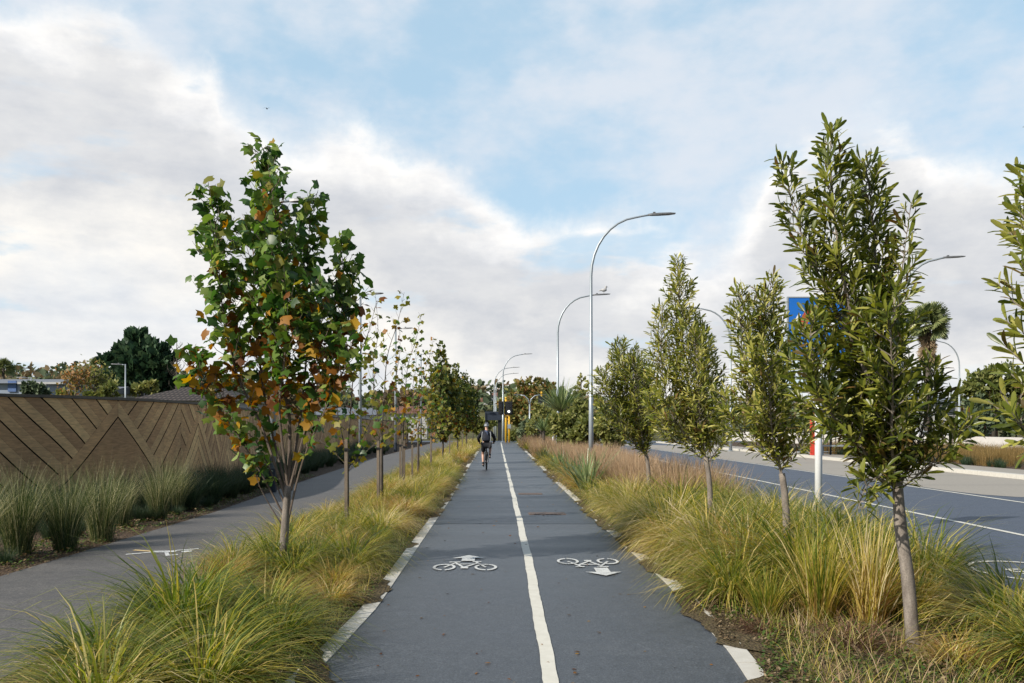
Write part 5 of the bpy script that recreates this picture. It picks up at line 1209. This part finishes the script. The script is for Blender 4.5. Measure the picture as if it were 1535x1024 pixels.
# ------------------------------------------------------------------ cyclist
CY = 33.4; CX = -.47
bk = empty('bicycle', (CX, CY, .004), 'dark bicycle ridden away from the viewer along the left lane', 'bicycle')
def W(x, y, z): return Vector((CX+x, CY+y, .004+z))
WR = .34
for yy in (0, 1.02):
    w = bpy.data.objects.new('wheel', None); COL.objects.link(w); w.parent = bk
    def ringm(R_, r, n=28, m_=8):
        mb = MB(); vs = []; fs = []
        for i in range(n):
            a = 2*math.pi*i/n
            for j in range(m_): b = 2*math.pi*j/m_; vs.append(W(r*math.sin(b), yy+(R_+r*math.cos(b))*math.cos(a), WR+(R_+r*math.cos(b))*math.sin(a)))
        for i in range(n):
            for j in range(m_): fs.append((i*m_+j, i*m_+(j+1) % m_, ((i+1) % n)*m_+(j+1) % m_, ((i+1) % n)*m_+j))
        mb.add(vs, fs); return mb
    ringm(WR-.026, .026).build('tyre', M['tyre'], w, True); ringm(WR-.06, .012).build('rim', M['alloy'], w, True)
    mb = MB()
    for i in range(14): a = 2*math.pi*i/14; mb.tube([W(.02*(-1)**i, yy, WR), W(0, yy+(WR-.06)*math.cos(a), WR+(WR-.06)*math.sin(a))], .002, 3)
    mb.tube([W(-.06, yy, WR), W(.06, yy, WR)], .025, 8); mb.build('spokes', M['alloy'], w)
mb = MB(); BB = W(0, .44, .29); ST = W(0, .28, .78); HD = W(0, .86, .84); HD2 = W(0, .9, .68)
for a, b2, r in ((BB, ST, .018), (ST, HD, .017), (BB, HD2, .02), (HD, HD2, .02), (BB+Vector((.05, 0, 0)), W(.07, 0, WR), .01), (BB+Vector((-.05, 0, 0)), W(-.07, 0, WR), .01), (ST+Vector((.02, 0, 0)), W(.07, 0, WR), .009), (ST+Vector((-.02, 0, 0)), W(-.07, 0, WR), .009), (HD2+Vector((.05, 0, 0)), W(.06, 1.02, WR), .015), (HD2+Vector((-.05, 0, 0)), W(-.06, 1.02, WR), .015), (ST, W(0, .22, .96), .014)): mb.tube([a, b2], r, 8)
mb.tube([HD2+Vector((-.06, 0, 0)), HD2+Vector((.06, 0, 0))], .02, 8)
mb.build('frame', M['black'], bk)
mb = MB(); mb.tube([HD, W(0, .84, 1.02)], .016, 8); mb.tube([W(-.31, .78, 1.04), W(-.1, .86, 1.03), W(.1, .86, 1.03), W(.31, .78, 1.04)], .014, 8); mb.build('handlebar', M['black'], bk)
mb = MB(); mb.add([W(-.075, .08, .985), W(.075, .08, .985), W(.03, .3, .98), W(.02, .36, .975), W(-.02, .36, .975), W(-.03, .3, .98), W(-.06, .08, .94), W(.06, .08, .94), W(.02, .34, .95), W(-.02, .34, .95)], [(0, 1, 2, 5), (5, 2, 3, 4), (0, 6, 7, 1), (1, 7, 8, 3, 2), (4, 9, 6, 0, 5), (3, 8, 9, 4)]); mb.build('saddle', M['black'], bk)
mb = MB(); mb.tube([BB+Vector((-.06, 0, 0)), BB+Vector((.06, 0, 0))], .03, 8)
PL = W(-.13, .44, .125); PR = W(.13, .44, .455)
mb.tube([BB+Vector((-.07, 0, 0)), W(-.08, .44, .125)], .012, 6); mb.tube([BB+Vector((.07, 0, 0)), W(.08, .44, .455)], .012, 6); mb.box(PL, (.1, .09, .02)); mb.box(PR, (.1, .09, .02)); mb.tube([BB+Vector((.05, 0, 0)), BB+Vector((.056, 0, 0))], .09, 18); mb.build('crank', M['alloy'], bk)
person = empty('person', (CX, CY+.2, 0), 'cyclist in black with a grey helmet, riding away along the left lane', 'person')
def skinned(name, joints, edges, mat, parent, sub=2, root=None):
    me = bpy.data.meshes.new(name); off = parent_loc(parent); names = list(joints); idx = {n: i for i, n in enumerate(names)}
    me.from_pydata([tuple(Vector(joints[n][0])-off) for n in names], [(idx[a], idx[b]) for a, b in edges], [])
    o = link(name, me, parent); me.materials.append(mat)
    md = o.modifiers.new('skin', 'SKIN'); md.use_smooth_shade = True
    for i, n in enumerate(names):
        sv = me.skin_vertices[0].data[i]; r = joints[n][1]; sv.radius = (r, r) if not hasattr(r, '__len__') else r; sv.use_root = (n == (root or names[0]))
    s2 = o.modifiers.new('sub', 'SUBSURF'); s2.levels = sub; s2.render_levels = sub
    return o
J = {'pelvis': (W(0, .2, 1.03), (.155, .11)), 'waist': (W(0, .25, 1.18), (.145, .1)), 'chest': (W(0, .33, 1.38), (.17, .12)), 'neckb': (W(0, .38, 1.53), .07), 'neck': (W(0, .405, 1.6), .055), 'head': (W(0, .43, 1.7), (.078, .095)), 'crown': (W(0, .43, 1.79), (.07, .085)), 'nose': (W(0, .525, 1.69), .016)}
E = [('pelvis', 'waist'), ('waist', 'chest'), ('chest', 'neckb'), ('neckb', 'neck'), ('neck', 'head'), ('head', 'crown'), ('head', 'nose')]
for s, n in ((-1, 'l'), (1, 'r')):
    J[n+'sh'] = (W(s*.19, .36, 1.47), .066); J[n+'el'] = (W(s*.33, .48, 1.24), .045); J[n+'wr'] = (W(s*.29, .73, 1.09), .03); J[n+'pa'] = (W(s*.285, .785, 1.075), (.032, .02))
    E += [('chest', n+'sh'), (n+'sh', n+'el'), (n+'el', n+'wr'), (n+'wr', n+'pa')]
    for q in range(4):
        xx = s*(.315-.022*q); J[f'{n}f{q}'] = (W(xx, .825-.003*q, 1.062), .0105); J[f'{n}g{q}'] = (W(xx, .815, 1.03), .009); E += [(n+'pa', f'{n}f{q}'), (f'{n}f{q}', f'{n}g{q}')]
    J[n+'th'] = (W(s*.238, .79, 1.045), .011); J[n+'ti'] = (W(s*.232, .81, 1.025), .0095); E += [(n+'pa', n+'th'), (n+'th', n+'ti')]
    J[n+'hip'] = (W(s*.1, .21, .99), .095)
    if s < 0: kn, an, to = W(-.14, .53, .62), W(-.13, .38, .2), W(-.135, .5, .15)
    else: kn, an, to = W(.15, .6, .86), W(.13, .38, .53), W(.135, .5, .48)
    J[n+'kn'] = (kn, .06); J[n+'cf'] = (kn.lerp(an, .4)+Vector((0, -.025, 0)), .054); J[n+'an'] = (an, .036); J[n+'to'] = (to, .03)
    E += [('pelvis', n+'hip'), (n+'hip', n+'kn'), (n+'kn', n+'cf'), (n+'cf', n+'an'), (n+'an', n+'to')]
skinned('body', J, E, M['skin'], person, 2, 'pelvis')
def grow(keys, add): return {k: (J[k][0], tuple(r+add for r in J[k][1]) if hasattr(J[k][1], '__len__') else J[k][1]+add) for k in keys}
jk = grow(['pelvis', 'waist', 'chest', 'neckb', 'lsh', 'lel', 'lwr', 'rsh', 'rel', 'rwr'], .022)
skinned('jersey', jk, [e_ for e_ in E if e_[0] in jk and e_[1] in jk], M['jacket'], person)
sh = grow(['pelvis', 'lhip', 'rhip'], .026)
for n in 'lr': p = J[n+'hip'][0].lerp(J[n+'kn'][0], .8); sh[n+'hem'] = (p, .088)
skinned('shorts', sh, [('pelvis', 'lhip'), ('pelvis', 'rhip'), ('lhip', 'lhem'), ('rhip', 'rhem')], M['jacket'], person)
for n in 'lr':
    a = J[n+'an'][0]; t_ = J[n+'to'][0]
    skinned('shoe', {'a': (a+Vector((0, -.03, -.02)), .046), 'b': (a.lerp(t_, .5)+Vector((0, 0, -.012)), .045), 'c': (t_+Vector((0, .04, -.005)), .034)}, [('a', 'b'), ('b', 'c')], M['black'], person, 1)
    c_ = J[n+'cf'][0]; skinned('sock', {'a': (a.lerp(c_, .6), .05), 'b': (a, .043)}, [('a', 'b')], M['black'], person, 1)
mb = MB(); hc = W(0, .42, 1.755); n_ = 16
vs = []; fs = []
for j in range(6):
    ph = math.pi/2*j/5
    for i in range(n_): th = 2*math.pi*i/n_; vs.append(hc+Vector((.098*math.cos(th)*math.cos(ph), .135*math.sin(th)*math.cos(ph)-.01, .115*math.sin(ph)-(.03 if j == 0 else 0))))
for j in range(5):
    for i in range(n_): fs.append((j*n_+i, j*n_+(i+1) % n_, (j+1)*n_+(i+1) % n_, (j+1)*n_+i))
mb.add(vs, fs)
hel = mb.build('helmet', M['helmet'], person, True)
mb = MB()
for x in (-.055, 0, .055): mb.tube([hc+Vector((x, -.13, .03)), hc+Vector((x, -.1, .085)), hc+Vector((x, -.03, .122))], .011, 5)
mb.build('vent', M['black'], hel)
bp = empty('backpack', W(0, .17, 1.12), 'slate backpack with pale straps worn by the cyclist', 'backpack')
mb = MB(); sec = [(1.13, .13, .07), (1.2, .165, .11), (1.34, .165, .12), (1.46, .14, .1), (1.53, .08, .05)]; vs = []; fs = []; n_ = 14
for z, w_, d_ in sec:
    for i in range(n_):
        th = 2*math.pi*i/n_; cx_, sy_ = math.cos(th), math.sin(th); vs.append(W(w_*math.copysign(abs(cx_)**.6, cx_), .13+(z-1.13)*.38+d_*math.copysign(abs(sy_)**.6, sy_), z))
for j in range(len(sec)-1):
    for i in range(n_): fs.append((j*n_+i, j*n_+(i+1) % n_, (j+1)*n_+(i+1) % n_, (j+1)*n_+i))
fs += [tuple(range(n_-1, -1, -1)), tuple(4*n_+i for i in range(n_))]; mb.add(vs, fs); mb.build('bag', M['bag'], bp, True)
for s in (-1, 1):
    mb = MB(); mb.tube([W(s*.15, .18, 1.5), W(s*.17, .12, 1.4), W(s*.175, .06, 1.25), W(s*.15, .1, 1.1), W(s*.12, .12, 1.0)], .014, 6); mb.build('strap', M['strapgrey'], bp)
mb = MB(); mb.tube([W(-.05, .14, 1.55), W(.02, .09, 1.5), W(.06, .075, 1.4)], [.035, .04, .02], 7); mb.build('pocket', simple('blue_white_cloth', (.06, .08, .14), .7, .3, 0, .5, 30), bp)

# ------------------------------------------------------------------ sky, sun, camera
sun_el, sun_az = R(34), math.atan2(-.82, -.57)      # azimuth measured from +Y towards +X
w = bpy.data.worlds.new('World'); scene.world = w; w.use_nodes = True; nt = w.node_tree; nt.nodes.clear()
out = nt.nodes.new('ShaderNodeOutputWorld'); bg = nt.nodes.new('ShaderNodeBackground'); nt.links.new(bg.outputs[0], out.inputs[0]); bg.inputs[1].default_value = .086
sky = nt.nodes.new('ShaderNodeTexSky'); sky.sky_type = 'NISHITA'; sky.sun_disc = False; sky.sun_elevation = sun_el; sky.sun_rotation = sun_az % (2*math.pi)
sky.air_density = 1.0; sky.dust_density = .6; sky.ozone_density = 1.2
tc = nt.nodes.new('ShaderNodeTexCoord'); sx = nt.nodes.new('ShaderNodeSeparateXYZ'); nt.links.new(tc.outputs['Generated'], sx.inputs[0])
az = mth(nt, 'ARCTAN2', sx.outputs[0], sx.outputs[1]); el = mth(nt, 'ARCSINE', sx.outputs[2])
def dnoise(scale, detail, rough, st=(1, 1, 1), off=(0, 0, 0)):
    mp = nt.nodes.new('ShaderNodeMapping'); mp.inputs['Scale'].default_value = st; mp.inputs['Location'].default_value = off; nt.links.new(tc.outputs['Generated'], mp.inputs[0])
    n = nt.nodes.new('ShaderNodeTexNoise'); n.inputs['Scale'].default_value = scale; n.inputs['Detail'].default_value = detail; n.inputs['Roughness'].default_value = rough; nt.links.new(mp.outputs[0], n.inputs['Vector']); return n.outputs['Fac']
wob = mth(nt, 'SUBTRACT', dnoise(7, 7, .58), .5); wob2 = mth(nt, 'SUBTRACT', dnoise(6, 7, .6, off=(3, 7, 1)), .5); fluff = mth(nt, 'SUBTRACT', dnoise(24, 6, .6, off=(1, 2, 5)), .5)
azw = mth(nt, 'MULTIPLY_ADD', wob2, .10, az)
xin = mth(nt, 'DIVIDE', mth(nt, 'ADD', azw, .8), 1.6, clamp=True)
fc = nt.nodes.new('ShaderNodeFloatCurve'); nt.links.new(xin, fc.inputs['Value']); cu = fc.mapping.curves[0]
tops = [(-500, -60), (-150, -40), (0, -30), (170, 5), (245, 60), (318, 92), (345, 150), (430, 188), (455, 190), (505, 172), (560, 182), (620, 212), (690, 240), (745, 292), (795, 322), (850, 312), (920, 322), (1000, 345), (1060, 352), (1105, 318), (1145, 255), (1180, 190), (1230, 143), (1300, 136), (1352, 160), (1380, 222), (1440, 238), (1535, 255), (1750, 220), (2050, 150)]
def azel(px, py): a = math.atan((px-VX)/F); return a, math.atan((VY-py)/F*math.cos(a))
pts = []
for px, py in tops:
    a, t = azel(px, py); pts.append(((a+.8)/1.6, t/.7))
pts = [(0, pts[0][1])]+[p for p in pts if 0.01 < p[0] < .99]+[(1, pts[-1][1])]
cu.points[0].location = pts[0]; cu.points[1].location = pts[-1]
for p in pts[1:-1]: cu.points.new(*p)
for p in cu.points: p.handle_type = 'VECTOR'
fc.mapping.update()
def sstep(x, a, b):
    n = nt.nodes.new('ShaderNodeMapRange'); n.interpolation_type = 'SMOOTHSTEP'; n.inputs[1].default_value = a; n.inputs[2].default_value = b; nt.links.new(x, n.inputs[0]); return n.outputs[0]
front = sstep(sx.outputs[1], -.15, .5)
T = mth(nt, 'MULTIPLY', mth(nt, 'MULTIPLY', fc.outputs[0], .7), front)
dpt = mth(nt, 'SUBTRACT', T, el); dpt = mth(nt, 'MULTIPLY_ADD', wob, .13, dpt); dpt = mth(nt, 'MULTIPLY_ADD', fluff, .055, dpt)
gap = sstep(mth(nt, 'MULTIPLY_ADD', dnoise(20, 6, .6, (1, 1, 3), (5, 2, 8)), .3, dnoise(5.5, 4, .5, (1, 1, 3.2), (7, 3, 2))), .70, .86)
cov = mth(nt, 'MULTIPLY', sstep(dpt, -.02, .04), mth(nt, 'SUBTRACT', 1, mth(nt, 'MULTIPLY', gap, .75)))
# cloud brightness runs from bright rims to grey bellies and back to white haze near the horizon
db = mth(nt, 'MULTIPLY_ADD', mth(nt, 'SUBTRACT', dnoise(5, 5, .55, (1, 1, 2.2), (9, 4, 2)), .5), .22, dpt)
def rampf(stops, fac): return ramp(nt, stops, fac)
br_ = ramp(nt, [(0, (8.6, 8.9, 9.2)), (.05, (9.7, 9.6, 9.5)), (.15, (7.4, 7.5, 7.7)), (.28, (6.7, 6.85, 7.15)), (.44, (9.3, 9.1, 8.75)), (.58, (7.7, 7.95, 8.3)), (.7, (8.9, 8.9, 8.85)), (.82, (7.9, 8.2, 8.6)), (1, (8.5, 8.75, 9.0))], mth(nt, 'MULTIPLY', db, 2.0, clamp=True))
tint = dnoise(11, 7, .62, (1, 1, 2.6), (2, 8, 3)); br2 = mixc(nt, .7, br_, ramp(nt, [(.28, (.8, .83, .88)), (.5, (1, 1, 1)), (.68, (1.14, 1.12, 1.08))], tint), 'MULTIPLY')
veil = mth(nt, 'MULTIPLY', sstep(mth(nt, 'MULTIPLY_ADD', dnoise(16, 6, .6, (1, 1, 2), (6, 6, 1)), .35, dnoise(4.2, 5, .55, (1, 1, 1.5), (4, 1, 7))), .54, .86), mth(nt, 'MULTIPLY', front, .75))
hs = nt.nodes.new('ShaderNodeHueSaturation'); hs.inputs['Saturation'].default_value = .9; hs.inputs['Value'].default_value = 1.0; nt.links.new(sky.outputs[0], hs.inputs['Color'])
pale = mixc(nt, mth(nt, 'MULTIPLY', front, .62), hs.outputs[0], (6.0, 8.6, 10.6)); sk = mixc(nt, veil, pale, (7.9, 8.15, 8.7))
fin = mixc(nt, cov, sk, br2); nt.links.new(fin, bg.inputs[0])
sl = bpy.data.lights.new('sun', 'SUN'); sl.energy = 5.0; sl.angle = R(.8); sl.color = (1, .93, .82); so = bpy.data.objects.new('sun', sl); COL.objects.link(so)
sd = Vector((math.sin(sun_az)*math.cos(sun_el), math.cos(sun_az)*math.cos(sun_el), math.sin(sun_el))); so.rotation_euler = sd.to_track_quat('Z', 'Y').to_euler(); so.location = sd*50
cam = bpy.data.cameras.new('camera'); co_ = bpy.data.objects.new('camera', cam); COL.objects.link(co_); co_.location = (0, 0, CH); co_.rotation_euler = (R(90), 0, 0)
cam.sensor_width = 36; cam.lens = F/1535*36; cam.shift_x = (767.5-VX)/1535; cam.shift_y = (VY-512)/1535; cam.clip_end = 5000; cam.clip_start = .05
scene.camera = co_
scene.view_settings.view_transform = 'Standard'; scene.view_settings.look = 'None'; scene.view_settings.exposure = .28; scene.view_settings.gamma = 1
scene.render.resolution_x = 1024; scene.render.resolution_y = 683
scene.cycles.max_bounces = 8; scene.cycles.transparent_max_bounces = 8; scene.cycles.use_denoising = True
